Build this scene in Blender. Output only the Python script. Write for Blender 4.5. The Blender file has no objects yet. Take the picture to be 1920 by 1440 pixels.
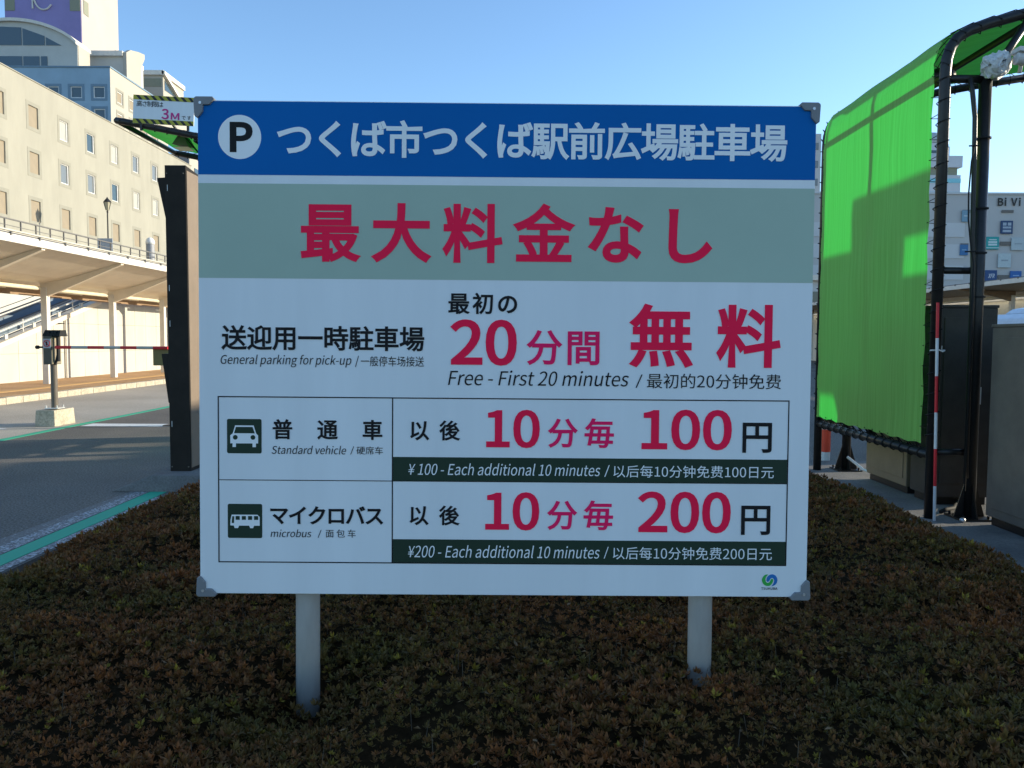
import bpy, bmesh, math, random, os
import numpy as np
from mathutils import Vector, Matrix, Euler, noise

# ------------------------------------------------------------------ camera, world, sun
S = bpy.context.scene
COL = S.collection
R = math.radians
F_PX = 1480.0
cam_d = bpy.data.cameras.new("camera"); cam_d.sensor_width = 36.0; cam_d.lens = 36.0 * F_PX / 1920.0
cam_d.clip_start = 0.05; cam_d.clip_end = 4000
cam = bpy.data.objects.new("camera", cam_d); COL.objects.link(cam)
_p, _r = R(3.3), R(0.3)
_f = Vector((0, math.cos(_p), -math.sin(_p))); _u0 = Vector((0, math.sin(_p), math.cos(_p))); _x0 = Vector((1, 0, 0))
_x = _x0 * math.cos(_r) + _u0 * math.sin(_r); _u = _u0 * math.cos(_r) - _x0 * math.sin(_r)
m = Matrix((_x, _u, -_f)).transposed().to_4x4(); m.translation = (0, 0, 1.5)
cam.matrix_world = m
S.camera = cam

SUN_AZ, SUN_EL = 75.0, 13.0          # azimuth from +y towards +x
w = bpy.data.worlds.new("World"); S.world = w; w.use_nodes = True
nt = w.node_tree; bgn = nt.nodes["Background"]
sky = nt.nodes.new("ShaderNodeTexSky"); sky.sky_type = 'NISHITA'; sky.sun_disc = False
sky.sun_elevation = R(SUN_EL); sky.sun_rotation = R(SUN_AZ); sky.air_density = 1.0; sky.dust_density = 0.3; sky.ozone_density = 3.4
nt.links.new(sky.outputs[0], bgn.inputs[0]); bgn.inputs[1].default_value = 0.15
sd = bpy.data.lights.new("sun", 'SUN'); sd.energy = 3.2; sd.angle = R(0.5); sd.color = (1.0, 0.89, 0.69)
so = bpy.data.objects.new("sun", sd); COL.objects.link(so)
_sd = Vector((math.sin(R(SUN_AZ)) * math.cos(R(SUN_EL)), math.cos(R(SUN_AZ)) * math.cos(R(SUN_EL)), math.sin(R(SUN_EL))))
so.rotation_euler = _sd.to_track_quat('Z', 'Y').to_euler(); so.location = (30, 8, 20)
S.view_settings.view_transform = 'Standard'; S.view_settings.look = 'None'
S.view_settings.exposure = 1.1; S.view_settings.gamma = 1.0
S.render.engine = 'CYCLES'; S.cycles.max_bounces = 6

rnd = random.Random(7); rng = np.random.default_rng(7)

# ------------------------------------------------------------------ helpers
def newmat(name):
    mt = bpy.data.materials.new(name); mt.use_nodes = True
    return mt, mt.node_tree, mt.node_tree.nodes["Principled BSDF"]

def M(name, col, rough=0.6, metal=0.0, var=0.12, scale=6.0, bump=0.0, bscale=60.0, stretch=(1, 1, 1), col2=None, spec=0.4):
    """procedural paint / concrete / metal: base colour broken up by two octaves of noise, optional bump"""
    mt, t, b = newmat(name)
    tc = t.nodes.new("ShaderNodeTexCoord"); mp = t.nodes.new("ShaderNodeMapping"); mp.inputs["Scale"].default_value = stretch
    t.links.new(tc.outputs["Object"], mp.inputs["Vector"])
    n = t.nodes.new("ShaderNodeTexNoise"); n.inputs["Scale"].default_value = scale; n.inputs["Detail"].default_value = 6; n.inputs["Roughness"].default_value = 0.62
    t.links.new(mp.outputs[0], n.inputs["Vector"])
    rp = t.nodes.new("ShaderNodeValToRGB"); rp.color_ramp.elements[0].position = 0.3; rp.color_ramp.elements[1].position = 0.72
    c2 = col2 if col2 else tuple(c * (1 - var) for c in col)
    rp.color_ramp.elements[0].color = (*c2, 1)
    rp.color_ramp.elements[1].color = (*(col if col2 else [min(1, c * (1 + var * 0.6)) for c in col]), 1)
    t.links.new(n.outputs[0], rp.inputs[0]); t.links.new(rp.outputs[0], b.inputs["Base Color"])
    b.inputs["Roughness"].default_value = rough; b.inputs["Metallic"].default_value = metal
    b.inputs["Specular IOR Level"].default_value = spec
    if bump:
        n2 = t.nodes.new("ShaderNodeTexNoise"); n2.inputs["Scale"].default_value = bscale; n2.inputs["Detail"].default_value = 4
        t.links.new(tc.outputs["Object"], n2.inputs["Vector"])
        bp = t.nodes.new("ShaderNodeBump"); bp.inputs["Strength"].default_value = bump; bp.inputs["Distance"].default_value = 0.01
        t.links.new(n2.outputs[0], bp.inputs["Height"]); t.links.new(bp.outputs[0], b.inputs["Normal"])
    return mt

class MB:
    def __init__(s): s.v = []; s.f = []; s.mi = []; s.cur = 0
    def add(s, vs, fs):
        o = len(s.v); s.v += [tuple(p) for p in vs]
        for f in fs: s.f.append([i + o for i in f]); s.mi.append(s.cur)
        return s
    def box(s, x0, x1, y0, y1, z0, z1):
        vs = [(x, y, z) for z in (z0, z1) for y in (y0, y1) for x in (x0, x1)]
        return s.add(vs, [(0, 2, 3, 1), (4, 5, 7, 6), (0, 1, 5, 4), (2, 6, 7, 3), (0, 4, 6, 2), (1, 3, 7, 5)])
    def hexa(s, b, t):       # four bottom and four top points, both counter-clockwise
        return s.add(list(b) + list(t), [(3, 2, 1, 0), (4, 5, 6, 7)] + [(i, (i + 1) % 4, 4 + (i + 1) % 4, 4 + i) for i in range(4)])
    def prism(s, poly, fn, d0, d1):      # 2-D outline extruded; fn(u, v, d) -> point
        n = len(poly); vs = [fn(u, v, d0) for u, v in poly] + [fn(u, v, d1) for u, v in poly]
        return s.add(vs, [list(range(n))[::-1], list(range(n, 2 * n))] + [(i, (i + 1) % n, n + (i + 1) % n, n + i) for i in range(n)])
    def flat(s, poly, fn, d=0.0):
        return s.add([fn(u, v, d) for u, v in poly], [list(range(len(poly)))])
    def tube(s, pts, r, n=10, cap=True):
        pts = [Vector(p) for p in pts]; rr = r if isinstance(r, (list, tuple)) else [r] * len(pts)
        rings = []; up = None
        for i, p in enumerate(pts):
            a = pts[max(0, i - 1)]; b = pts[min(len(pts) - 1, i + 1)]; d = (b - a).normalized()
            if up is None: up = d.orthogonal().normalized()
            up = (up - d * up.dot(d))
            up = up.normalized() if up.length > 1e-6 else d.orthogonal().normalized()
            sd_ = d.cross(up)
            rings.append([p + (up * math.cos(2 * math.pi * k / n) + sd_ * math.sin(2 * math.pi * k / n)) * rr[i] for k in range(n)])
        vs = [q for rg in rings for q in rg]; fs = []
        for i in range(len(pts) - 1):
            for k in range(n): fs.append((i * n + k, i * n + (k + 1) % n, (i + 1) * n + (k + 1) % n, (i + 1) * n + k))
        if cap: fs += [list(range(n))[::-1], list(range((len(pts) - 1) * n, len(pts) * n))]
        return s.add(vs, fs)
    def lathe(s, prof, n=20, c=(0, 0, 0)):
        vs = [(c[0] + r * math.cos(2 * math.pi * k / n), c[1] + r * math.sin(2 * math.pi * k / n), c[2] + z) for r, z in prof for k in range(n)]
        fs = [(i * n + k, i * n + (k + 1) % n, (i + 1) * n + (k + 1) % n, (i + 1) * n + k) for i in range(len(prof) - 1) for k in range(n)]
        fs += [list(range(n))[::-1], list(range((len(prof) - 1) * n, len(prof) * n))]
        return s.add(vs, fs)
    def build(s, name, mats, parent=None, bevel=0.0, smooth=False, off=None, fix=True):
        """link as one object; world coordinates, made relative to the (unrotated) parent's origin"""
        if not isinstance(mats, (list, tuple)): mats = [mats]
        o3 = off if off is not None else (tuple(parent['_o']) if parent is not None and '_o' in parent else (0, 0, 0))
        me = bpy.data.meshes.new(name)
        me.from_pydata([(x - o3[0], y - o3[1], z - o3[2]) for x, y, z in s.v], [], s.f); me.update()
        for q in mats: me.materials.append(q)
        for p, i in zip(me.polygons, s.mi): p.material_index = i; p.use_smooth = smooth
        if fix:
            bm = bmesh.new(); bm.from_mesh(me); bmesh.ops.recalc_face_normals(bm, faces=bm.faces); bm.to_mesh(me); bm.free()
        ob = bpy.data.objects.new(name, me); COL.objects.link(ob)
        if parent is not None: ob.parent = parent
        elif off is not None: ob.location = off
        if bevel:
            md = ob.modifiers.new("bevel", 'BEVEL'); md.width = bevel; md.segments = 2; md.limit_method = 'ANGLE'; md.angle_limit = R(40)
        ob['_o'] = o3
        return ob

def tag(o, label=None, cat=None, group=None, kind=None):
    if label: o['label'] = label
    if cat: o['category'] = cat
    if group: o['group'] = group
    if kind: o['kind'] = kind
    return o
def thing(name, loc, label, cat, group=None):
    o = bpy.data.objects.new(name, None); COL.objects.link(o); o.location = loc; o.empty_display_size = 0.2
    o['_o'] = tuple(loc)
    return tag(o, label, cat, group)
def copy_tree(o, parent=None, dloc=None):
    c = o.copy(); COL.objects.link(c)
    if parent is not None: c.parent = parent
    if dloc is not None: c.location = dloc
    for ch in list(o.children): copy_tree(ch, c)
    return c
def structure(ob): ob['kind'] = 'structure'; return ob

def facade(mb, P, u0, u1, v0, v1, holes):
    """wall sheet with rectangular openings and their reveals; P(u, v, depth) -> point"""
    us = sorted({u0, u1, *[h[0] for h in holes], *[h[1] for h in holes]}); vs = sorted({v0, v1, *[h[2] for h in holes], *[h[3] for h in holes]})
    for a, b in zip(us, us[1:]):
        for c, d in zip(vs, vs[1:]):
            mu, mv = (a + b) / 2, (c + d) / 2
            if any(h[0] < mu < h[1] and h[2] < mv < h[3] for h in holes): continue
            mb.add([P(a, c, 0), P(b, c, 0), P(b, d, 0), P(a, d, 0)], [(0, 1, 2, 3)])
    for a, b, c, d, dp in holes:
        for (p, q) in (((a, c), (b, c)), ((b, c), (b, d)), ((b, d), (a, d)), ((a, d), (a, c))):
            mb.add([P(*p, 0), P(*q, 0), P(*q, dp), P(*p, dp)], [(0, 1, 2, 3)])

def ring(mb, P, u0, u1, v0, v1, w_, d0, d1):
    """rectangular frame, w_ wide, from depth d0 (front) to d1"""
    for (a, b, c, d) in ((u0, u1, v0, v0 + w_), (u0, u1, v1 - w_, v1), (u0, u0 + w_, v0 + w_, v1 - w_), (u1 - w_, u1, v0 + w_, v1 - w_)):
        mb.prism([(a, c), (b, c), (b, d), (a, d)], P, d0, d1)

# ------------------------------------------------------------------ lettering
try:
    FONT = bpy.data.fonts.load(os.path.join(bpy.utils.system_resource('DATAFILES', path='fonts'), 'Noto Sans CJK Regular.woff2'))
except Exception:
    FONT = None                      # Blender falls back on its built-in font and glyph stack
_gc = {}
def glyphs(body, weight=0.0, shear=0.0):
    key = (body, weight, shear)
    if key in _gc: return _gc[key]
    c = bpy.data.curves.new("t", 'FONT')
    if FONT: c.font = FONT
    c.body = body; c.resolution_u = 5; c.shear = shear; c.fill_mode = 'FRONT'
    o = bpy.data.objects.new("t", c); COL.objects.link(o)
    me = bpy.data.meshes.new_from_object(o.evaluated_get(bpy.context.evaluated_depsgraph_get()))
    v = np.array([p.co[:2] for p in me.vertices]); f = [list(p.vertices) for p in me.polygons]
    c.fill_mode = 'NONE'; bpy.context.view_layer.update()
    ol = bpy.data.meshes.new_from_object(o.evaluated_get(bpy.context.evaluated_depsgraph_get()))
    ov = np.array([p.co[:2] for p in ol.vertices]); oe = [tuple(e.vertices) for e in ol.edges]
    bpy.data.objects.remove(o); bpy.data.curves.remove(c); bpy.data.meshes.remove(me); bpy.data.meshes.remove(ol)
    _gc[key] = (v, f, ov, oe); return _gc[key]
_bc = {}
def bold(body, weight, shear=0.0):
    """glyph mesh with every outline pushed outwards by weight (mitred corners), em units"""
    key = (body, round(weight, 5), shear)
    if key in _bc: return _bc[key]
    v, f, ov, oe = glyphs(body, 0.0, shear)
    if weight <= 0: _bc[key] = (v, f); return v, f
    if sum(ov[i][0] * ov[j][1] - ov[j][0] * ov[i][1] for i, j in oe) < 0: oe = [(j, i) for i, j in oe]
    nin, nout = {}, {}
    for i, j in oe:
        d = ov[j] - ov[i]; n = np.array([d[1], -d[0]]) / max(1e-9, np.linalg.norm(d)); nout[i] = n; nin[j] = n
    mv = {}
    for i in range(len(ov)):
        if i in nin and i in nout: mv[(round(ov[i][0], 5), round(ov[i][1], 5))] = (nin[i] + nout[i]) / max(.35, 1 + float(nin[i] @ nout[i])) * weight * .35
    W = np.array([p + mv.get((round(p[0], 5), round(p[1], 5)), 0) for p in v])
    _bc[key] = (W, f); return W, f
def jit(mb, n):      # hundredths of a millimetre, so that folded outline corners never lie in one plane
    for i in range(len(mb.v) - n, len(mb.v)): x, y, z = mb.v[i]; mb.v[i] = (x, y - (i * 7 % 11) * 2e-5, z)
def text_into(mb, P, body, x0, x1, z0, z1, mode='f', weight=0.0, shear=0.0, d=0.0, each=None):
    """lay a line of text into the rectangle x0..x1, z0..z1 of the plane P; 'm' keeps every character's own shape;
    with a list in each, every character goes into a mesh of its own"""
    if mode == 'f':
        v, f = bold(body, weight, shear); lo, hi = v.min(0), v.max(0)
        mb.add([P(x0 + p[0] * (x1 - x0), z0 + p[1] * (z1 - z0), d) for p in (v - lo) / (hi - lo)], f); jit(mb, len(v)); return
    gs = [bold(ch, weight * (1.15 if 0x3040 <= ord(ch) < 0x3100 else 1), shear) for ch in body]      # kana carry fatter strokes than kanji
    lo = min(g[0][:, 1].min() for g in gs); hi = max(g[0][:, 1].max() for g in gs); k = (z1 - z0) / (hi - lo)
    a0 = gs[0][0][:, 0].min() * k; b0 = gs[-1][0][:, 0].max() * k
    adv = ((x1 - x0) - (b0 - a0)) / (len(gs) - 1)
    for i, (v, f) in enumerate(gs):
        if each is not None: mb = MB(); each.append(mb)
        mb.add([P(x0 - a0 + i * adv + p[0] * k, z0 + (p[1] - lo) * k, d) for p in v], f); jit(mb, len(v))

# ------------------------------------------------------------------ materials
def ground_mat(name, c1, c2, grain, gscale, rough=0.9, patch=0.5):
    mt, t, b = newmat(name); tc = t.nodes.new("ShaderNodeTexCoord")
    def nz(sc, det=5, rg=0.6):
        n = t.nodes.new("ShaderNodeTexNoise"); n.inputs["Scale"].default_value = sc; n.inputs["Detail"].default_value = det; n.inputs["Roughness"].default_value = rg
        t.links.new(tc.outputs["Object"], n.inputs["Vector"]); return n
    big = nz(patch); fine = nz(gscale, 3, 0.7)
    rp = t.nodes.new("ShaderNodeValToRGB"); rp.color_ramp.elements[0].position = 0.32; rp.color_ramp.elements[1].position = 0.7
    rp.color_ramp.elements[0].color = (*c1, 1); rp.color_ramp.elements[1].color = (*c2, 1); t.links.new(big.outputs[0], rp.inputs[0])
    r2 = t.nodes.new("ShaderNodeValToRGB"); r2.color_ramp.elements[0].position = 0.35; r2.color_ramp.elements[1].position = 0.68
    r2.color_ramp.elements[0].color = (1 - grain, 1 - grain, 1 - grain, 1); r2.color_ramp.elements[1].color = (1 + grain, 1 + grain, 1 + grain, 1); t.links.new(fine.outputs[0], r2.inputs[0])
    mx = t.nodes.new("ShaderNodeMix"); mx.data_type = 'RGBA'; mx.blend_type = 'MULTIPLY'; mx.inputs[0].default_value = 1.0
    t.links.new(rp.outputs[0], mx.inputs[6]); t.links.new(r2.outputs[0], mx.inputs[7]); t.links.new(mx.outputs[2], b.inputs["Base Color"])
    bp = t.nodes.new("ShaderNodeBump"); bp.inputs["Strength"].default_value = 0.5; bp.inputs["Distance"].default_value = 0.008
    t.links.new(fine.outputs[0], bp.inputs["Height"]); t.links.new(bp.outputs[0], b.inputs["Normal"]); b.inputs["Roughness"].default_value = rough
    b.inputs["Specular IOR Level"].default_value = 0.25
    return mt
def worn_paint(name, col, amount=0.45, scale=18.0, under=(0.12, 0.11, 0.10)):
    mt, t, b = newmat(name); tc = t.nodes.new("ShaderNodeTexCoord")
    n = t.nodes.new("ShaderNodeTexNoise"); n.inputs["Scale"].default_value = scale; n.inputs["Detail"].default_value = 8; n.inputs["Roughness"].default_value = 0.75
    t.links.new(tc.outputs["Object"], n.inputs["Vector"])
    rp = t.nodes.new("ShaderNodeValToRGB"); rp.color_ramp.elements[0].position = amount - 0.06; rp.color_ramp.elements[1].position = amount + 0.06
    rp.color_ramp.elements[0].color = (*under, 1); rp.color_ramp.elements[1].color = (*col, 1)
    t.links.new(n.outputs[0], rp.inputs[0]); t.links.new(rp.outputs[0], b.inputs["Base Color"]); b.inputs["Roughness"].default_value = 0.75
    return mt
def glass_mat(name, col, rough=0.08):
    mt, t, b = newmat(name); b.inputs["Base Color"].default_value = (*col, 1); b.inputs["Roughness"].default_value = rough
    b.inputs["Specular IOR Level"].default_value = 0.8
    tc = t.nodes.new("ShaderNodeTexCoord"); n = t.nodes.new("ShaderNodeTexNoise"); n.inputs["Scale"].default_value = 0.9; t.links.new(tc.outputs["Object"], n.inputs["Vector"])
    bp = t.nodes.new("ShaderNodeBump"); bp.inputs["Strength"].default_value = 0.08; t.links.new(n.outputs[0], bp.inputs["Height"]); t.links.new(bp.outputs[0], b.inputs["Normal"])
    return mt

mt_asphalt = ground_mat("asphalt", (0.125, 0.113, 0.096), (0.205, 0.18, 0.15), 0.6, 55.0, 0.92, 0.35)
mt_paver = ground_mat("brick_paving", (0.42, 0.25, 0.12), (0.54, 0.33, 0.17), 0.15, 25.0, 0.85, 0.8)
mt_concrete = ground_mat("island_concrete", (0.15, 0.14, 0.13), (0.24, 0.225, 0.20), 0.2, 60.0, 0.9, 2.0)
mt_kerb = ground_mat("kerb_stone", (0.40, 0.35, 0.26), (0.55, 0.48, 0.36), 0.25, 30.0, 0.9, 3.0)
mt_soil = ground_mat("soil", (0.03, 0.022, 0.016), (0.05, 0.038, 0.027), 0.4, 50.0, 1.0, 3.0)
mt_green_line = worn_paint("green_line_paint", (0.03, 0.40, 0.23), 0.32, 14.0)
mt_white_worn = worn_paint("worn_white_paint", (0.55, 0.56, 0.56), 0.53, 40.0, (0.13, 0.12, 0.11))
mt_pale_road = ground_mat("pale_road_surface", (0.40, 0.35, 0.28), (0.52, 0.46, 0.37), 0.3, 60.0, 0.92, 0.4)
mt_white_thin = worn_paint("thin_white_paint", (0.50, 0.51, 0.51), 0.60, 55.0, (0.15, 0.14, 0.125))
mt_white_line = worn_paint("white_line_paint", (0.75, 0.74, 0.70), 0.38, 14.0)
mt_tactile = M("yellow_tactile", (0.66, 0.40, 0.15), 0.8)

# print colours on the sign
white_print = M("white_print", (0.86, 0.88, 0.88), 0.5, var=0.05, scale=2.0, spec=.15)
board_white = M("board_white", (0.79, 0.82, 0.83), 0.42, var=0.06, scale=2.5, stretch=(2.2, 1, .25), spec=.2)
blue_print = M("blue_print", (0.0, 0.125, 0.41), 0.5, var=0.06, scale=2.0, spec=.1)
grey_print = M("sage_print", (0.405, 0.515, 0.42), 0.5, var=0.08, scale=1.6, spec=.12)
red_print = M("red_print", (1.0, 0.016, 0.075), 0.55, var=0.04, spec=.08)
magenta_print = M("crimson_print", (0.93, 0.018, 0.13), 0.55, var=0.04, spec=.08)
black_print = M("black_print", (0.014, 0.014, 0.016), 0.5, var=0.1, spec=.12)
dark_green_print = M("dark_green_print", (0.026, 0.048, 0.032), 0.5, var=0.08, spec=.12)
emblem_green = M("emblem_green", (0.03, 0.42, 0.07), 0.42); emblem_blue = M("emblem_blue", (0.01, 0.17, 0.50), 0.42)
cap_plastic = M("grey_plastic", (0.20, 0.21, 0.22), 0.5, var=0.08)
steel = M("galvanised_steel", (0.74, 0.73, 0.70), 0.36, 0.4, var=0.18, scale=14, stretch=(1, 1, 0.25))
alu = M("aluminium", (0.62, 0.63, 0.64), 0.38, 0.8, var=0.08)
PRINT = dict(white_print=white_print, red_print=red_print, magenta_print=magenta_print, black_print=black_print)

black_pipe = M("black_pipe_paint", (0.016, 0.015, 0.014), 0.38, var=0.35, scale=20, bump=0.15, bscale=120)
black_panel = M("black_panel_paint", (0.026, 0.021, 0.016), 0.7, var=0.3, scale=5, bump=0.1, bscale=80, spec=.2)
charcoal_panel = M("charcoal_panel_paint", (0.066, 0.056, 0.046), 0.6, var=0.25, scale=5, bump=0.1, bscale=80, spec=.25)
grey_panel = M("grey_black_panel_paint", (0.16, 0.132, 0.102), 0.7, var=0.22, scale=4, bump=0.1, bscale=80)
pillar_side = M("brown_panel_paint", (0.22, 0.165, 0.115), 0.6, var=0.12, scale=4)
beige_cab = M("beige_cabinet_paint", (0.24, 0.17, 0.10), 0.6, var=0.15, scale=5)
dk_white = M("weathered_white_plastic", (0.62, 0.62, 0.60), 0.5, var=0.25, scale=18)
red_gloss = M("red_band_paint", (0.62, 0.02, 0.03), 0.4); white_gloss = M("white_band_paint", (0.72, 0.71, 0.68), 0.4)
orange_red = M("orange_red_paint", (0.75, 0.07, 0.03), 0.45)
rope_black = M("black_rope", (0.012, 0.012, 0.012), 0.8)
string_white = M("white_string", (0.7, 0.68, 0.62), 0.8)
hazard_yellow = M("hazard_yellow", (0.45, 0.40, 0.03), 0.45); hazard_black = M("hazard_black", (0.012, 0.012, 0.012), 0.5)
magenta_txt = M("magenta_print", (0.60, 0.02, 0.22), 0.45)

# ------------------------------------------------------------------ ground and roads
def sheet(name, mat, x0, x1, y0, y1, z, nx=1, ny=1):
    mb = MB()
    for i in range(nx):
        for j in range(ny):
            a, b = x0 + (x1 - x0) * i / nx, x0 + (x1 - x0) * (i + 1) / nx; c, d = y0 + (y1 - y0) * j / ny, y0 + (y1 - y0) * (j + 1) / ny
            mb.add([(a, c, z), (b, c, z), (b, d, z), (a, d, z)], [(0, 1, 2, 3)])
    return structure(mb.build(name, mat))
sheet("ground", mt_asphalt, -1500, 1500, -400, 2500, 0.0)

ZL = 0.004
mk = MB(); mk.box(-3.49, -3.33, -2, 7.7, 0.0005, ZL); structure(mk.build("green_road_line", mt_green_line))
mk = MB(); mk.add([(-3.72, -2, ZL), (-3.50, -2, ZL), (-3.50, 7.6, ZL), (-3.62, 7.6, ZL)], [(0, 1, 2, 3)]); structure(mk.build("worn_white_road_line", mt_white_worn))
mk = MB(); mk.add([(-4.12, -2, ZL), (-3.72, -2, ZL), (-3.62, 7.6, ZL), (-3.68, 7.6, ZL)], [(0, 1, 2, 3)]); structure(mk.build("faded_white_road_line", mt_white_thin))
sheet("pale_road", mt_pale_road, -11.05, -7.43, 2, 60, 0.003)
mk = MB(); mk.add([(-3.32, -2, ZL), (-3.24, -2, ZL), (-3.24, 7.3, ZL), (-3.32, 7.3, ZL)], [(0, 1, 2, 3)]); structure(mk.build("inner_white_road_line", mt_white_worn))
mk = MB(); mk.box(-7.42, -7.28, 2, 40, 0.0005, ZL); structure(mk.build("far_green_road_line", mt_green_line))
mk = MB(); mk.add([(-7.2, 13.1, ZL), (-3.9, 13.1, ZL), (-3.9, 13.5, ZL), (-7.2, 13.5, ZL)], [(0, 1, 2, 3)]); structure(mk.build("stop_line", mt_white_line))
mk = MB()
for (a, b) in (((-9.6, 13.5), (-8.15, 12.6)), ((-8.15, 12.6), (-9.6, 11.9)), ((-9.4, 11.3), (-7.9, 12.1))):
    d = (Vector(b) - Vector(a)).normalized(); n = Vector((-d.y, d.x)) * 0.06
    mk.add([(*(Vector(a) + n), ZL), (*(Vector(b) + n), ZL), (*(Vector(b) - n), ZL), (*(Vector(a) - n), ZL)], [(0, 1, 2, 3)])
structure(mk.build("zebra_road_marking", mt_white_line))
mk = MB(); mk.box(3.05, 3.2, 9.6, 30, 0.0005, ZL); structure(mk.build("right_green_road_line", mt_green_line))

# pavement along the left wall: kerb, brick paving, tactile strip
mk = MB()
y = 4.0
while y < 60:
    mk.box(-11.25, -11.05, y + 0.006, y + 0.594, -0.1, 0.15 + rnd.uniform(-.004, .004)); y += 0.6
structure(mk.build("kerb", mt_kerb, bevel=0.012))
sheet("pavement", mt_paver, -14.5, -11.25, 4, 60, 0.146)
mk = MB(); mk.box(-12.45, -12.15, 4, 60, 0.14, 0.151); structure(mk.build("tactile_strip", mt_tactile))
# kerbed islands that carry the gates and screens
mk = MB(); mk.hexa([(-3.88, 7.55, 0), (-2.3, 7.55, 0), (-2.3, 13, 0), (-3.95, 13, 0)], [(-3.5, 7.6, 0.155), (-2.3, 7.6, 0.155), (-2.3, 12.9, 0.155), (-3.85, 12.9, 0.155)])
structure(mk.build("concrete_island", mt_concrete, bevel=0.01))
mk = MB(); mk.box(2.7, 5.6, 3.4, 9.4, -0.1, 0.06); structure(mk.build("gate_island", mt_concrete, bevel=0.015))

# ------------------------------------------------------------------ the parking sign
SIGN_C = Vector((-0.01867, 2.32142, 1.46097)); YAW, LEAN, ROLL = 0.005291, -0.022571, 0.003029
SW, SH, ZC = 1.8, 1.4454, 1.46
eu = Euler((LEAN, ROLL, YAW), 'YXZ'); base = SIGN_C - eu.to_matrix() @ Vector((0, 0, ZC))
sign = thing("parking_sign", base, "large white parking fee board with blue header on two steel posts in the hedge", "sign")
sign.rotation_mode = 'YXZ'; sign.rotation_euler = eu
Z3 = (0, 0, 0)
def SP(u, v, d): return (u, -d, ZC + v)
mb = MB(); mb.box(-SW / 2, SW / 2, 0, 0.028, ZC - SH / 2, ZC + SH / 2); mb.build("board", board_white, sign, off=Z3, bevel=0.0015)
hw = SW / 2 - 0.0008
mb = MB(); mb.flat([(-hw, 0.5084), (hw, 0.5084), (hw, SH / 2 - 0.0025), (-hw, SH / 2 - 0.0025)], SP, 0.0005); mb.build("blue_band", blue_print, sign, off=Z3)
mb = MB(); mb.flat([(-hw, 0.2090), (hw, 0.2090), (hw, 0.4836), (-hw, 0.4836)], SP, 0.0005); mb.build("sage_band", grey_print, sign, off=Z3)
mb = MB(); mb.flat([(-0.7782 + 0.0625 * math.cos(2 * math.pi * k / 64), 0.6171 + 0.0635 * math.sin(2 * math.pi * k / 64)) for k in range(64)], SP, 0.0009); mb.build("parking_roundel", white_print, sign, off=Z3)
# ruled table
mb = MB()
def rule(x0, x1, z0, z1, d=0.0009): mb.flat([(x0, z0), (x1, z0), (x1, z1), (x0, z1)], SP, d)
T0, T1, TT, TB, TR_, TC = -0.8440, 0.8365, -0.1384, -0.6279, -0.3840, -0.3319; lw = 0.0017
rule(T0 - lw, T1 + lw, TT - lw, TT + lw); rule(T0 - lw, T1 + lw, TB - lw, TB + lw); rule(T0 + lw, T1 - lw, TR_ - .0012, TR_ + .0012)
rule(T0 - lw, T0 + lw, TB + lw, TT - lw); rule(T1 - lw, T1 + lw, TB + lw, TT - lw)
rule(TC - lw, TC + lw, TB + lw, TR_ - .0012); rule(TC - lw, TC + lw, TR_ + .0012, TT - lw)
mb.build("table_rule", black_print, sign, off=Z3)
for z0, z1 in ((TR_ + .0012, -0.3124), (TB + lw, -0.5569)):
    mb = MB(); mb.flat([(TC + lw, z0), (T1 - lw, z0), (T1 - lw, z1), (TC + lw, z1)], SP, 0.0006); mb.build("dark_band", dark_green_print, sign, off=Z3)
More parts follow.
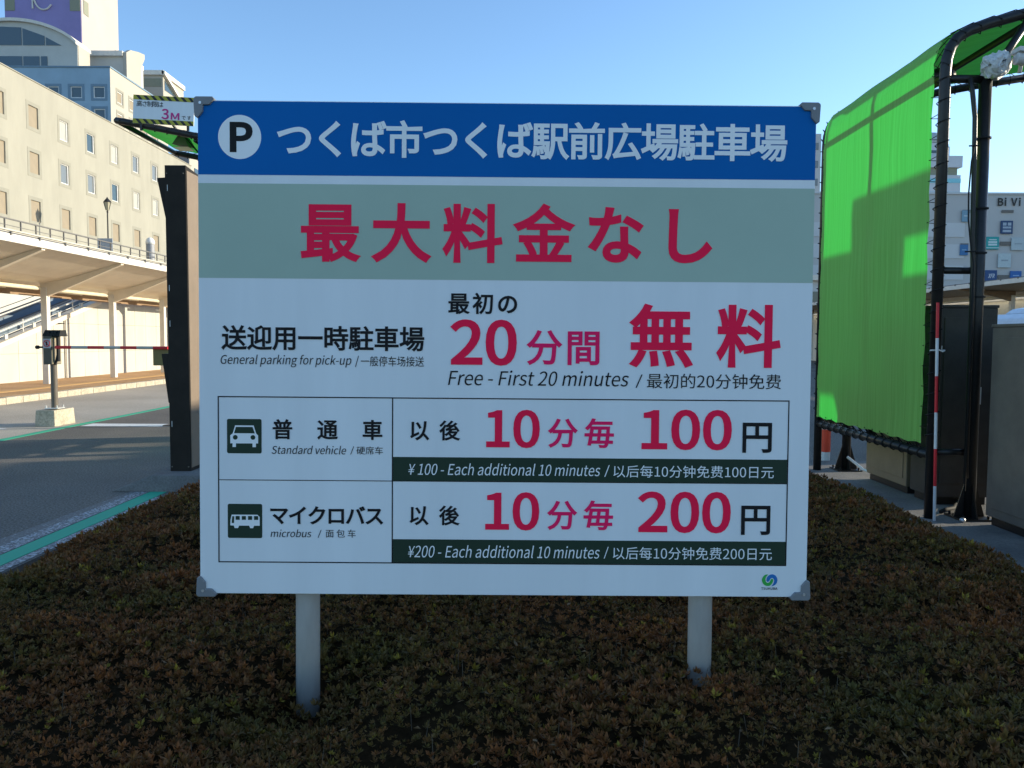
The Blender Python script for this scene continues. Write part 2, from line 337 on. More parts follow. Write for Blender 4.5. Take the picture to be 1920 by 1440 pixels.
TEXTS = [
    ('つくば市つくば駅前広場駐車場', -0.67, 0.8159, 0.5595, 0.6698, 'm', 0.021, 0, 'white_print'),
    ('P', -0.8068, -0.7403, 0.5732, 0.6604, 'f', 0.035, 0, 'black_print'),
    ('最大料金なし', -0.6013, 0.6024, 0.2575, 0.4334, 'm', 0.025, 0, 'red_print'),
    ('送迎用一時駐車場', -0.8343, -0.2395, -0.002, 0.0721, 'm', 0.02, 0, 'black_print'),
    ('General parking for pick-up', -0.8362, -0.4531, -0.0506, -0.0138, 'f', 0, 0.2, 'black_print'),
    ('/', -0.4422, -0.4312, -0.0481, -0.0152, 'f', 0, 0, 'black_print'),
    ('一般停车场接送', -0.4257, -0.2402, -0.0457, -0.016, 'f', -0.002, 0, 'black_print'),
    ('最初の', -0.1697, 0.0322, 0.1089, 0.1721, 'm', 0.02, 0, 'black_print'),
    ('20', -0.1637, 0.0321, -0.0412, 0.0941, 'f', 0.025, 0, 'red_print'),
    ('分間', 0.0604, 0.2752, -0.0385, 0.0648, 'm', 0.018, 0, 'magenta_print'),
    ('無料', 0.3611, 0.8086, -0.043, 0.1449, 'm', 0.025, 0, 'red_print'),
    ('Free - First 20 minutes', -0.1694, 0.3627, -0.0996, -0.0548, 'f', 0, 0.2, 'black_print'),
    ('/', 0.3827, 0.4033, -0.1027, -0.0634, 'f', 0, 0, 'black_print'),
    ('最初的20分钟免费', 0.4163, 0.8113, -0.1041, -0.0601, 'f', -0.002, 0, 'black_print'),
    ('普通車', -0.6845, -0.3619, -0.2632, -0.2033, 'm', 0.022, 0, 'black_print'),
    ('Standard vehicle', -0.6878, -0.4686, -0.3062, -0.2811, 'f', 0, 0.2, 'black_print'),
    ('/', -0.456, -0.445, -0.3062, -0.2825, 'f', 0, 0, 'black_print'),
    ('硬席车', -0.4378, -0.3601, -0.3058, -0.2821, 'f', -0.002, 0, 'black_print'),
    ('マイクロバス', -0.692, -0.3587, -0.5152, -0.4596, 'm', 0.022, 0, 'black_print'),
    ('microbus', -0.6914, -0.5708, -0.5531, -0.53, 'f', 0, 0.2, 'black_print'),
    ('/', -0.5519, -0.5409, -0.5541, -0.5302, 'f', 0, 0, 'black_print'),
    ('面包车', -0.5283, -0.44, -0.5533, -0.529, 'm', -0.002, 0, 'black_print'),
    ('以後', -0.2802, -0.1325, -0.2633, -0.2034, 'm', 0.022, 0, 'black_print'),
    ('以後', -0.2808, -0.1326, -0.5151, -0.4556, 'm', 0.022, 0, 'black_print'),
    ('10', -0.0559, 0.1018, -0.2837, -0.1701, 'f', 0.024, 0, 'red_print'),
    ('10', -0.0569, 0.1025, -0.5285, -0.4143, 'f', 0.024, 0, 'red_print'),
    ('分毎', 0.1255, 0.3208, -0.2822, -0.1938, 'm', 0.02, 0, 'magenta_print'),
    ('分毎', 0.1256, 0.3214, -0.5264, -0.4374, 'm', 0.02, 0, 'magenta_print'),
    ('100', 0.4026, 0.669, -0.2861, -0.1661, 'f', 0.024, 0, 'red_print'),
    ('200', 0.3943, 0.6702, -0.5329, -0.4093, 'f', 0.024, 0, 'red_print'),
    ('円', 0.701, 0.7878, -0.2925, -0.2032, 'f', 0.018, 0, 'black_print'),
    ('円', 0.7014, 0.7879, -0.5371, -0.4496, 'f', 0.018, 0, 'black_print'),
    ('¥ 100 - Each additional 10 minutes', -0.2848, 0.2819, -0.3653, -0.3297, 'f', 0, 0.2, 'white_print'),
    ('/', 0.2938, 0.3096, -0.367, -0.3322, 'f', 0, 0, 'white_print'),
    ('以后每10分钟免费100日元', 0.3207, 0.7953, -0.3683, -0.3319, 'f', -0.002, 0, 'white_print'),
    ('¥200 - Each additional 10 minutes', -0.2852, 0.2833, -0.6109, -0.5734, 'f', 0, 0.2, 'white_print'),
    ('/', 0.2952, 0.3095, -0.6104, -0.5753, 'f', 0, 0, 'white_print'),
    ('以后每10分钟免费200日元', 0.3222, 0.7946, -0.6126, -0.5751, 'f', -0.002, 0, 'white_print'),
    ('TSUKUBA', 0.7649, 0.8134, -0.7008, -0.6935, 'f', 0.012, 0, 'black_print'),
]
for body, x0, x1, z0, z1, mode, wt, sh, mname in TEXTS:
    mb = MB(); wide = [] if body in ("普通車", "以後", "面包车") else None      # widely spaced characters
    text_into(mb, SP, body, x0, x1, z0, z1, mode, wt, sh, 0.0014, wide)
    for q in (wide or [mb]): q.build("lettering", PRINT[mname], sign, off=Z3, fix=False)
# pictograms
K = 1 / 3.6 * 0.001565
def picto(cx, cz, ox, oz, whites, darks, discs=()):
    def r_sq(h, r):
        return [(cx + sx * (h - r) + r * math.cos(a), cz + sz * (h - r) + r * math.sin(a)) for sx, sz, a0 in ((1, 1, 0), (-1, 1, 90), (-1, -1, 180), (1, -1, 270)) for a in (R(a0 + q) for q in (0, 22, 45, 67, 90))]
    mb_ = MB(); mb_.flat(r_sq(0.0508, 0.005), SP, 0.0007); p = mb_.build("pictogram", dark_green_print, sign, off=Z3)
    cv = lambda q: [(cx + (a - ox) * K, cz - (b - oz) * K) for a, b in q]
    mb_ = MB()
    for q in whites: mb_.flat(cv(q), SP, 0.0011)
    mb_.cur = 1
    for q in darks: mb_.flat(cv(q), SP, 0.0015)
    for (a, b, r) in discs: mb_.flat([(cx + (a - ox) * K + r * K * math.cos(t * math.pi / 10), cz - (b - oz) * K + r * K * math.sin(t * math.pi / 10)) for t in range(20)], SP, 0.0015)
    mb_.build("symbol", [white_print, dark_green_print], p, off=Z3)
picto(-0.7679, -0.2546, 246.5, 316, [[(185, 243), (310, 243), (327, 297), (340, 310), (340, 365), (325, 365), (325, 390), (302, 390), (302, 365), (190, 365), (190, 390), (167, 390), (167, 365), (152, 365), (152, 310), (168, 297)]],
      [[(190, 253), (303, 253), (318, 296), (178, 296)]], ((186, 324, 16), (305, 324, 16)))
picto(-0.7668, -0.5059, 250, 888, [[(160, 845), (335, 845), (350, 860), (350, 920), (312, 920), (305, 937), (285, 937), (278, 920), (210, 920), (203, 937), (180, 937), (174, 920), (150, 918), (152, 880)]],
      [[(164, 856), (178, 856), (176, 902), (160, 902)]] + [[(a, 854), (a + 28, 854), (a + 28, 880), (a, 880)] for a in (187, 229, 271, 312)])
# town emblem: two interlocking commas
E = 0.00156 / 30; ex, ez = 0.7898, -0.6722
def emb(pts): return [(ex + (a - 685) * E, ez - (b - 635) * E) for a, b in pts]
mb = MB()
mb.flat(emb([(590, 312), (500, 300), (410, 330), (320, 410), (262, 510), (240, 620), (262, 740), (320, 850), (410, 930), (520, 972), (640, 970), (720, 935), (800, 860), (860, 760), (885, 660), (880, 600), (845, 560), (800, 555), (755, 590), (720, 670), (670, 750), (600, 790), (520, 775), (455, 700), (435, 600), (455, 490), (510, 400)]), SP, 0.0009); mb.cur = 1
mb.flat(emb([(620, 365), (545, 450), (503, 560), (503, 650), (530, 715), (580, 740), (635, 715), (675, 640), (715, 565), (770, 515), (840, 505), (905, 545), (940, 620), (935, 720), (900, 830), (850, 915), (785, 985), (900, 960), (1020, 890), (1100, 780), (1133, 640), (1105, 490), (1030, 380), (930, 315), (820, 290), (710, 312)]), SP, 0.0009)
mb.build("emblem", [emblem_green, emblem_blue], sign, off=Z3)
# moulded corner caps
c0 = [(5, 54), (8, 43), (20, 35), (118, 35), (130, 50), (98, 84), (62, 84), (60, 125), (30, 160), (10, 150)]
for sx in (-1, 1):
    for sz in (-1, 1):
        q = [(sx * (-SW / 2 + (a - 26) * 0.000489) * -1, sz * (SH / 2 - (b - 53) * 0.000489)) for a, b in c0]
        mb = MB(); mb.prism(q, SP, -0.034, 0.007); cap = mb.build("corner_cap", cap_plastic, sign, off=Z3, bevel=0.002)
        cxs, czs = sx * (SW / 2 - (46 - 26) * 0.000489), sz * (SH / 2 - (73 - 53) * 0.000489)
        mb = MB(); mb.tube([SP(cxs, czs, 0.006), SP(cxs, czs, 0.0085)], 0.0042, 12); mb.build("screw", alu, cap, off=Z3)
for px in (-0.5979, 0.6005):
    mb = MB(); mb.tube([(px, 0.066, 0.0), (px, 0.066, 2.02)], 0.036, 28); mb.build("post", steel, sign, off=Z3, smooth=True)
for z in (0.95, 1.5, 1.95):
    mb = MB(); mb.box(-0.85, 0.85, 0.0285, 0.0305, z - .02, z + .02); mb.build("back_rail", alu, sign, off=Z3)

# ------------------------------------------------------------------ azalea hedge
HX, HY0, HY1 = 2.86, 0.5, 7.1
_w = [(rng.uniform(-1, 1, 2), rng.uniform(0, 6.28)) for _ in range(24)]
def waves(x, y, f, i0, n=6):
    out = 0
    for d, ph in _w[i0:i0 + n]: out = out + np.sin((d[0] * x + d[1] * y) * f / np.linalg.norm(d) + ph)
    return out / n
def hz(x, y):
    edge = np.minimum(np.minimum(np.where(x < 0, 2.62, 2.76) + 0.07 * waves(y, y * .3, 3.0, 0) - np.abs(x), HY1 + 0.1 * waves(x, x * .4, 3.0, 6) - y), y - HY0 + 0.3)
    t = np.clip(edge / 0.75, 0, 1); t = np.sqrt(np.clip(1 - (1 - t) ** 2, 0, 1))
    return t * (0.47 + 0.035 * waves(x, y, 2.2, 12) + 0.045 * waves(x, y, 9.0, 6) + 0.02 * waves(x, y, 24.0, 0) - 0.10 * np.exp(-((x + .60) / .20) ** 2 - ((y - 2.22) / .24) ** 2)) + 0.015
def raw_mesh(name, V, T, mats, colors=None, parent=None):
    me = bpy.data.meshes.new(name); n, k = len(V), len(T)
    me.vertices.add(n); me.vertices.foreach_set("co", V.astype(np.float32).ravel())
    me.loops.add(3 * k); me.loops.foreach_set("vertex_index", T.astype(np.int32).ravel())
    me.polygons.add(k); me.polygons.foreach_set("loop_start", np.arange(0, 3 * k, 3, dtype=np.int32)); me.update(calc_edges=True)
    if colors is not None:
        a = me.color_attributes.new("tint", 'FLOAT_COLOR', 'POINT'); a.data.foreach_set("color", np.hstack([colors, np.ones((n, 1))]).astype(np.float32).ravel())
    me.materials.append(mats); ob = bpy.data.objects.new(name, me); COL.objects.link(ob)
    if parent is not None: ob.parent = parent
    return ob
hedge = thing("azalea_hedge", (0, 0, 0), "low clipped azalea hedge with reddish brown and olive leaves around the sign posts", "hedge")
def leaf_mat(name):
    mt, t, b = newmat(name); at = t.nodes.new("ShaderNodeAttribute"); at.attribute_name = "tint"
    t.links.new(at.outputs["Color"], b.inputs["Base Color"]); b.inputs["Roughness"].default_value = 0.55; b.inputs["Specular IOR Level"].default_value = 0.2
    tr = t.nodes.new("ShaderNodeBsdfTranslucent"); t.links.new(at.outputs["Color"], tr.inputs["Color"])
    mx = t.nodes.new("ShaderNodeMixShader"); mx.inputs[0].default_value = 0.2
    t.links.new(b.outputs[0], mx.inputs[1]); t.links.new(tr.outputs[0], mx.inputs[2]); t.links.new(mx.outputs[0], t.nodes["Material Output"].inputs[0])
    return mt
# dense twiggy body below the leaf skin
gx = np.linspace(-HX - 0.1, HX + 0.1, 150); gy = np.linspace(HY0 - 0.3, HY1 + 0.1, 170); X, Y = np.meshgrid(gx, gy)
Zc = hz(X, Y) - 0.035 + 0.012 * waves(X, Y, 60, 12)
Zc[hz(X, Y) < 0.02] = -0.05
idx = np.arange(X.size).reshape(X.shape); q = np.stack([idx[:-1, :-1], idx[:-1, 1:], idx[1:, 1:], idx[1:, :-1]], -1).reshape(-1, 4)
raw_mesh("twig_mass", np.stack([X.ravel(), Y.ravel(), Zc.ravel()], 1), np.vstack([q[:, [0, 1, 2]], q[:, [0, 2, 3]]]), M("twig_mass", (0.026, 0.016, 0.007), 0.95, var=0.5, scale=40, bump=0.6, spec=.03), parent=hedge)
def scatter(n, y0, y1):
    x = rng.uniform(-HX, HX, n); y = rng.uniform(y0, y1, n); z = hz(x, y); k = z > 0.21
    return np.stack([x[k], y[k], z[k]], 1)
P = np.vstack([scatter(34000, 1.5, 3.3), scatter(17000, 3.3, 5.0), scatter(12000, 5.0, HY1), scatter(2500, HY0, 1.5)])
N = len(P); e = 0.03
nx_ = -(hz(P[:, 0] + e, P[:, 1]) - hz(P[:, 0] - e, P[:, 1])) / (2 * e); ny_ = -(hz(P[:, 0], P[:, 1] + e) - hz(P[:, 0], P[:, 1] - e)) / (2 * e)
nrm = np.stack([nx_ * .6 + rng.normal(0, .28, N), ny_ * .6 + rng.normal(0, .28, N), np.ones(N)], 1); nrm /= np.linalg.norm(nrm, axis=1, keepdims=True)
P = P + nrm * rng.uniform(-0.055, 0.022, (N, 1)) * np.where((rng.random((N, 1)) < .06) & (P[:, 2:] > 9), -1.5, 1)
t1 = np.cross(nrm, rng.normal(0, 1, (N, 3))); t1 /= np.linalg.norm(t1, axis=1, keepdims=True); t2 = np.cross(nrm, t1)
KL = 8
far = np.clip((P[:, 1] - 2.5) / 3.5, 0, 1)
size = rng.uniform(0.012, 0.024, N) * (1 + 0.8 * far)
size *= 1 + .32 * np.clip(waves(P[:, 0], P[:, 1], 7.0, 5, 8) * 2.2, -1, 1); patch = waves(P[:, 0], P[:, 1], 4.0, 3, 8) * 1.5 + waves(P[:, 0], P[:, 1], 13.0, 11, 8) * 1.4 + rng.normal(0, .42, N)
pal_x = np.array([-2.2, -1.0, -0.35, 0.15, 0.7, 1.4, 2.4])
pal = np.array([[0.060, 0.060, 0.022], [0.080, 0.066, 0.024], [0.094, 0.062, 0.025], [0.108, 0.058, 0.027], [0.132, 0.060, 0.030], [0.165, 0.068, 0.030], [0.185, 0.112, 0.030]])
colw = np.stack([np.interp(patch, pal_x, pal[:, i]) for i in range(3)], 1)
yel = rng.random(N) < 0.025; colw[yel] = np.array([0.17, 0.14, 0.03])
Vs, Cs = [], []
for k in range(KL):
    a = 2 * np.pi * k / KL + rng.normal(0, .35, N); tl = np.radians(np.where(k % 3 == 0, rng.uniform(15, 40, N), rng.uniform(42, 80, N)))
    d = (t1 * np.cos(a)[:, None] + t2 * np.sin(a)[:, None]) * np.sin(tl)[:, None] + nrm * np.cos(tl)[:, None]
    side = -t1 * np.sin(a)[:, None] + t2 * np.cos(a)[:, None]; lift = np.cross(side, d)
    l = (size * rng.uniform(.7, 1.15, N))[:, None]; wd = l * 0.19
    b0 = P; mid = P + d * l * .55; Vs.append(np.stack([b0, mid + side * wd + lift * l * .05, P + d * l - lift * l * .06, mid - side * wd + lift * l * .05], 1))
    j = rng.uniform(.72, 1.3, (N, 1)); c = colw * j * np.array([1.58, 1.34, .85]); Cs.append(np.repeat(c[:, None, :], 4, 1))
V = np.concatenate(Vs).reshape(-1, 3); C_ = np.concatenate(Cs).reshape(-1, 3)
i0 = np.arange(0, len(V), 4); T = np.vstack([np.stack([i0, i0 + 1, i0 + 2], 1), np.stack([i0, i0 + 2, i0 + 3], 1)])
raw_mesh("foliage", V, T, leaf_mat("azalea_leaf"), C_, hedge)
# dead leaves caught on top
nd = 420; dx_ = rng.uniform(-2.4, 2.5, nd); dy_ = 1.7 + 5.0 * rng.random(nd) ** 1.4; dz_ = hz(dx_, dy_) + .008; mb = MB()
for x, y, z in zip(dx_, dy_, dz_):
    a = rnd.uniform(0, 6.28); l = rnd.uniform(.012, .03); c_, s_ = math.cos(a), math.sin(a); w_ = l * rnd.uniform(.25, .45); t_ = rnd.uniform(-.01, .012)
    mb.add([(x - c_ * l * .5, y - s_ * l * .5, z), (x - s_ * w_ * .5, y + c_ * w_ * .5, z + .004), (x + c_ * l * .5, y + s_ * l * .5, z + t_), (x + s_ * w_ * .5, y - c_ * w_ * .5, z + .003)], [(0, 1, 2), (0, 2, 3)])
tag(mb.build("dead_leaf", M("dead_leaf", (0.22, 0.13, 0.06), 0.8, var=.6, scale=9), hedge, fix=False), kind="stuff")
# bare shoots standing out of the clipped top
n = 520; sx_ = rng.uniform(-HX + .2, HX - .2, n); sy_ = 1.6 + 5.2 * rng.random(n) ** 1.5; mb = MB()
for x, y, z in zip(sx_, sy_, hz(sx_, sy_)):
    h = rnd.uniform(.02, .05); mb.tube([(x, y, z - .03), (x + rnd.uniform(-.012, .012), y + rnd.uniform(-.012, .012), z + h)], [.0016, .0008], 4)
tag(mb.build("twig", M("twig_bark", (0.10, 0.075, 0.05), 0.9), hedge, fix=False), kind="stuff")
structure(sheet("planting_bed", mt_soil, -3.2, 2.75, -0.5, 7.45, 0.008))

# ------------------------------------------------------------------ green sheet canopies
def sheet_mat():
    mt, t, b = newmat("green_mesh_sheet"); tc = t.nodes.new("ShaderNodeTexCoord")
    mp = t.nodes.new("ShaderNodeMapping"); mp.inputs["Scale"].default_value = (1, 28, 0.35); t.links.new(tc.outputs["Object"], mp.inputs[0])
    n = t.nodes.new("ShaderNodeTexNoise"); n.inputs["Scale"].default_value = 2.2; n.inputs["Detail"].default_value = 5; t.links.new(mp.outputs[0], n.inputs[0])
    rp = t.nodes.new("ShaderNodeValToRGB"); rp.color_ramp.elements[0].position = .3; rp.color_ramp.elements[1].position = .7
    rp.color_ramp.elements[0].color = (0.31, 0.66, 0.13, 1); rp.color_ramp.elements[1].color = (0.43, 0.80, 0.20, 1); t.links.new(n.outputs[0], rp.inputs[0])
    t.links.new(rp.outputs[0], b.inputs["Base Color"]); b.inputs["Roughness"].default_value = .55; b.inputs["Specular IOR Level"].default_value = .25
    r2 = t.nodes.new("ShaderNodeValToRGB"); r2.color_ramp.elements[0].position = .3; r2.color_ramp.elements[1].position = .7
    r2.color_ramp.elements[0].color = (0.006, 0.29, 0.03, 1); r2.color_ramp.elements[1].color = (0.012, 0.38, 0.045, 1); t.links.new(n.outputs[0], r2.inputs[0])
    tr = t.nodes.new("ShaderNodeBsdfTranslucent"); t.links.new(r2.outputs[0], tr.inputs[0])
    mx = t.nodes.new("ShaderNodeMixShader"); mx.inputs[0].default_value = .53
    t.links.new(b.outputs[0], mx.inputs[1]); t.links.new(tr.outputs[0], mx.inputs[2]); t.links.new(mx.outputs[0], t.nodes["Material Output"].inputs[0])
    return mt
mt_sheet = sheet_mat()
PROF = [(0, 3.60), (0.008, 3.71), (0.035, 3.80), (0.085, 3.875), (0.17, 3.93), (0.32, 3.985), (0.66, 4.08), (1.6, 4.26)]
def canopy(s, x, ya, yb, reach, label, group):
    """bent-pipe frame with a laced green sheet: wall at |x|, roof running outwards (s = +1 right, -1 left)"""
    t = thing("pipe_canopy", (s * x, ya, 0.06), label, "canopy", group)
    prof = [p for p in PROF if p[0] < reach] + [(reach, np.interp(reach, [p[0] for p in PROF] + [2.6], [p[1] for p in PROF] + [4.42]))]
    X = lambda o: s * (x + o)
    for y in (ya, yb):
        mb = MB(); mb.tube([(X(0), y, 0.06)] + [(X(o), y, z) for o, z in prof], 0.042, 14); mb.build("arch_pipe", black_pipe, t, smooth=True)
        mb = MB(); mb.tube([(X(.32), y, 0.06), (X(.32), y, 3.60)], 0.047, 14); post = mb.build("rear_post", black_pipe, t, smooth=True)
        mb = MB(); mb.box(X(.32) - .13, X(.32) + .13, y - .13, y + .13, .06, .075)
        for a in range(4):
            ca, sa = math.cos(a * math.pi / 2), math.sin(a * math.pi / 2)
            pr = [(.04, .075), (.125, .075), (.04, .36)]
            mb.prism(pr, lambda u, v, d: (X(.32) + u * ca - d * sa, y + u * sa + d * ca, v), -.005, .005)
        for a in (-1, 1):
            for b in (-1, 1): mb.tube([(X(.32) + a * .1, y + b * .1, .075), (X(.32) + a * .1, y + b * .1, .10)], .011, 6)
        mb.build("base_plate", black_pipe, post)
        for z in (0.60, 2.06, 3.56):
            mb = MB(); mb.tube([(X(.03), y, z), (X(.29), y, z)], .032 if z > 3 else .028, 12); mb.build("cross_bar", black_pipe, t, smooth=True)
        mb = MB(); mb.tube([(X(.34), y, 3.55), (X(.66), y, 4.05)], .03, 10); mb.build("knee_brace", black_pipe, t, smooth=True)
    for o, z, r in ((0, 0.575, .036), (0.055, 3.60, .032), (.70, 4.03, .03), (reach, prof[-1][1], .034)):
        mb = MB(); mb.tube([(X(o), ya, z), (X(o), yb, z)], r, 12); mb.build("long_rail", black_pipe, t, smooth=True)
    mb = MB(); ym = (ya + yb) / 2; mb.tube([(X(0.055), ym, .60), (X(0.055), ym, 3.60), (X(.10), ym, 3.83), (X(.36), ym, 3.95), (X(.72), ym, 4.05)], .036, 12); mb.build("middle_post", black_pipe, t, smooth=True)
    # sheet: wall and roof in one piece, pulled tight with small waves along its laced edges
    pf = [(-0.05, z) for z in np.linspace(.66, 3.5, 15)] + [(-0.045, 3.70), (-.018, 3.825), (.04, 3.915), (.14, 3.977), (.30, 4.03), (.64, 4.125)]
    if reach > 1: pf += [(o, np.interp(o, [.64, 1.6, 2.6], [4.125, 4.305, 4.465])) for o in np.linspace(.95, reach - .05, 6)]
    ny = 34; V = []; F = []
    for i, (o, z) in enumerate(pf):
        for j in range(ny + 1):
            u = j / ny; yy = ya + .075 + (yb - ya - .15) * u
            edge = min(u, 1 - u); sag = .006 * math.sin(i * 1.9 + j * .35) * min(1, edge * 8)
            if j in (0, ny): yy += (.014 * math.sin(i * 2.6)) * (1 if j == 0 else -1)
            zz = z + (.008 * math.sin(j * 1.4) if i == 0 else 0)
            V.append((X(o - sag * (1 if i < 16 else 0)), yy, zz + (sag if i >= 16 else 0)))
    for i in range(len(pf) - 1):
        for j in range(ny): a = i * (ny + 1) + j; F.append((a, a + 1, a + ny + 2, a + ny + 1))
    mb = MB(); mb.add(V, F); mb.build("green_sheet", mt_sheet, t, smooth=True)
    # lacing rope wound round the posts and the bottom rail
    for y, sg in ((ya, 1), (yb, -1)):
        mb = MB(); pts = []; zz = .7
        while zz < 3.6:
            for a in range(7):
                an = a / 7 * 2 * math.pi; pts.append((X(-.002) + .052 * math.cos(an) * s, y + .052 * math.sin(an) * sg, zz + .03 * a / 7 * 2.6))
            pts.append((X(-.056), y + .09 * sg, zz + .10)); zz += .165
        for (o1, z1), (o2, z2) in zip(prof[:-1], prof[1:]):
            k = max(1, int(math.hypot(o2 - o1, z2 - z1) / .14))
            for q in range(k):
                o, z = o1 + (o2 - o1) * (q + .5) / k, z1 + (z2 - z1) * (q + .5) / k
                if z > 3.62: pts += [(X(o) - .05 * s, y - .02 * sg, z + .03), (X(o), y - .048 * sg, z), (X(o) + .02 * s, y, z - .05), (X(o), y + .05 * sg, z - .01), (X(o) - .045 * s, y + .10 * sg, z + .045)]
        mb.tube(pts, .0042, 5)
        mb.build("lacing_rope", rope_black, t)
    mb = MB(); yy = ya + .12; pts = []
    while yy < yb - .08:
        ring_ = [(X(.044 * math.cos(a)), yy + .01 * a, .575 + .044 * math.sin(a)) for a in np.linspace(0, 6.2, 9)]
        pts += ring_ + [(X(-.05), yy + .06, .675)]; yy += .155
    mb.tube(pts, .0055, 5)
    mb.build("lacing_rope", rope_black, t)
    return t
G = "green sheet canopies on bent black pipe frames"
canopy(1, 3.4, 6.35, 8.72, 2.3, "tall green sheet screen laced to a bent black pipe frame, right of the sign", G)
canopy(-1, 3.4, 10.35, 12.15, 1.72, "green sheet canopy peeking out behind the sign's upper left corner under the height limit board", G)

# conduit and cable on the rear post of the right frame
t = thing("cable_conduit", (3.62, 6.32, 0.5), "black conduit with a loose cable tied along the rear post of the green screen frame", "cable")
mb = MB(); mb.tube([(3.57, 6.30, 3.55), (3.585, 6.29, 3.45), (3.612, 6.288, 3.25), (3.618, 6.285, 2.9), (3.628, 6.285, 2.3), (3.64, 6.285, 2.05), (3.646, 6.285, .4)], .018, 10); cd = mb.build("conduit", black_pipe, t, smooth=True)
mb = MB(); mb.tube([(3.61, 6.265, 3.05), (3.585, 6.265, 2.9), (3.572, 6.265, 2.65), (3.578, 6.265, 2.45), (3.60, 6.265, 2.28), (3.63, 6.262, 2.1), (3.63, 6.262, .3)], .006, 6); mb.build("cable", rope_black, t, smooth=True)
mb = MB()
for z in (3.1, 2.55, 2.2, 1.85): mb.lathe([(.058, z - .006), (.058, z + .006)], 16, (3.72, 6.35, 0))
for z in (3.02, 2.2): mb.tube([(3.56, 6.262, z), (3.64, 6.262, z + .004)], .006, 6)
mb.build("tie", rope_black, t)

# white junction box and camera on the post head
t = thing("junction_box", (3.75, 6.27, 3.645), "box wrapped in crumpled dirty white plastic on top of the green screen's rear post", "electrical box")
def crumpled(sx, sy, sz, n=7, amp=.018):
    mb_ = MB(); idx_ = {}; r_ = random.Random(3)
    def vid(i, j, k):
        if (i, j, k) not in idx_:
            x, y, z = (2 * q / n - 1 for q in (i, j, k)); f_ = 1 - .10 * (x * x * y * y + y * y * z * z + x * x * z * z)
            idx_[(i, j, k)] = len(mb_.v); mb_.v.append((x * sx * f_ + r_.uniform(-amp, amp), y * sy * f_ + r_.uniform(-amp, amp), z * sz * f_ + r_.uniform(-amp, amp)))
        return idx_[(i, j, k)]
    for a_ in range(n):
        for b_ in range(n):
            for mk_ in (lambda u, v: (u, v, 0), lambda u, v: (u, v, n), lambda u, v: (u, 0, v), lambda u, v: (u, n, v), lambda u, v: (0, u, v), lambda u, v: (n, u, v)):
                q_ = [vid(*mk_(a_ + du, b_ + dv)) for du, dv in ((0, 0), (1, 0), (1, 1), (0, 1))]
                mb_.f += [[q_[0], q_[1], q_[2]], [q_[0], q_[2], q_[3]]]; mb_.mi += [0, 0]
    return mb_
crumpled(.15, .11, .115).build("plastic_wrap", dk_white, t, off=Z3)
mb = MB(); mb.box(-.05, .09, -.04, .05, -.16, -.095); mb.build("bracket", dk_white, t, off=Z3, bevel=.004)
mb = MB(); mb.tube([(-.158, .0, .05), (-.05, -.125, .06), (.158, -.06, .04)], .006, 6); mb.build("tie", rope_black, t, off=Z3)
t.rotation_euler = (R(14), R(-30), R(28)); t.scale = (.7, .7, .7)
t = thing("security_camera", (3.955, 6.2, 3.67), "white bullet security camera beside the box on the green screen frame", "camera")
mb = MB(); mb.tube([(-.10, 0, 0), (.22, -.02, -.015)], .05, 20); mb.build("body", dk_white, t, off=Z3, smooth=False, bevel=.006)
mb = MB(); mb.tube([(.215, -.02, -.015), (.23, -.021, -.016)], .04, 20); mb.build("lens", glass_mat("camera_lens", (.01, .01, .012)), t, off=Z3)
mb = MB(); mb.prism([(-.11, .0), (.25, -.02), (.25, .015), (-.11, .035)], lambda u, v, d: (u, d - .01, v + .035), -.058, .058); mb.build("sun_shield", dk_white, t, off=Z3, bevel=.004)
mb = MB(); mb.tube([(-.10, .02, .02), (-.04, .02, -.02), (-.04, .04, -.1)], .016, 10); mb.build("arm", dk_white, t, off=Z3, smooth=True)

# red and white marker pole tied to the front post
t = thing("marker_pole", (3.36, 6.25, 0.06), "thin red and white banded pole tied upright to the green screen's front post", "marker pole")
mb = MB(); z = .06; i = 0
cuts = [.06, .34, .64, .93, 1.22, 1.52, 1.80]
for a, b in zip(cuts, cuts[1:]):
    mb.cur = i % 2; mb.tube([(3.392 - .02 * a, 6.255, a), (3.392 - .02 * b, 6.255, b)], .0118, 12, cap=True); i += 1
mb.build("banded_pole", [white_gloss, red_gloss], t)
mb = MB()
for z in (1.42, 1.425): mb.tube([(3.33, 6.295, z), (3.40, 6.292, z + .004), (3.40, 6.235, z - .006), (3.45, 6.30, z), (3.42, 6.40, z), (3.33, 6.295, z)], .004, 5)
mb.tube([(3.42, 6.29, 1.425), (3.41, 6.27, 1.46)], .003, 4); mb.build("string", string_white, t)

# red and white guard post behind the screen
t = thing("guard_post", (3.78, 9.45, 0.0), "short thick red and white guard post behind the lower left of the green screen", "bollard")
mb = MB(); mb.lathe([(.055, 0), (.055, .16)], 20, (3.78, 9.45, 0)); mb.build("lower_sleeve", white_gloss, t, smooth=False)
mb = MB(); mb.lathe([(.057, .16), (.057, .43)], 20, (3.78, 9.45, 0)); mb.build("red_sleeve", orange_red, t)
mb = MB(); mb.lathe([(.055, .43), (.055, .50), (.045, .525), (.02, .535)], 20, (3.78, 9.45, 0)); mb.build("cap", white_gloss, t)

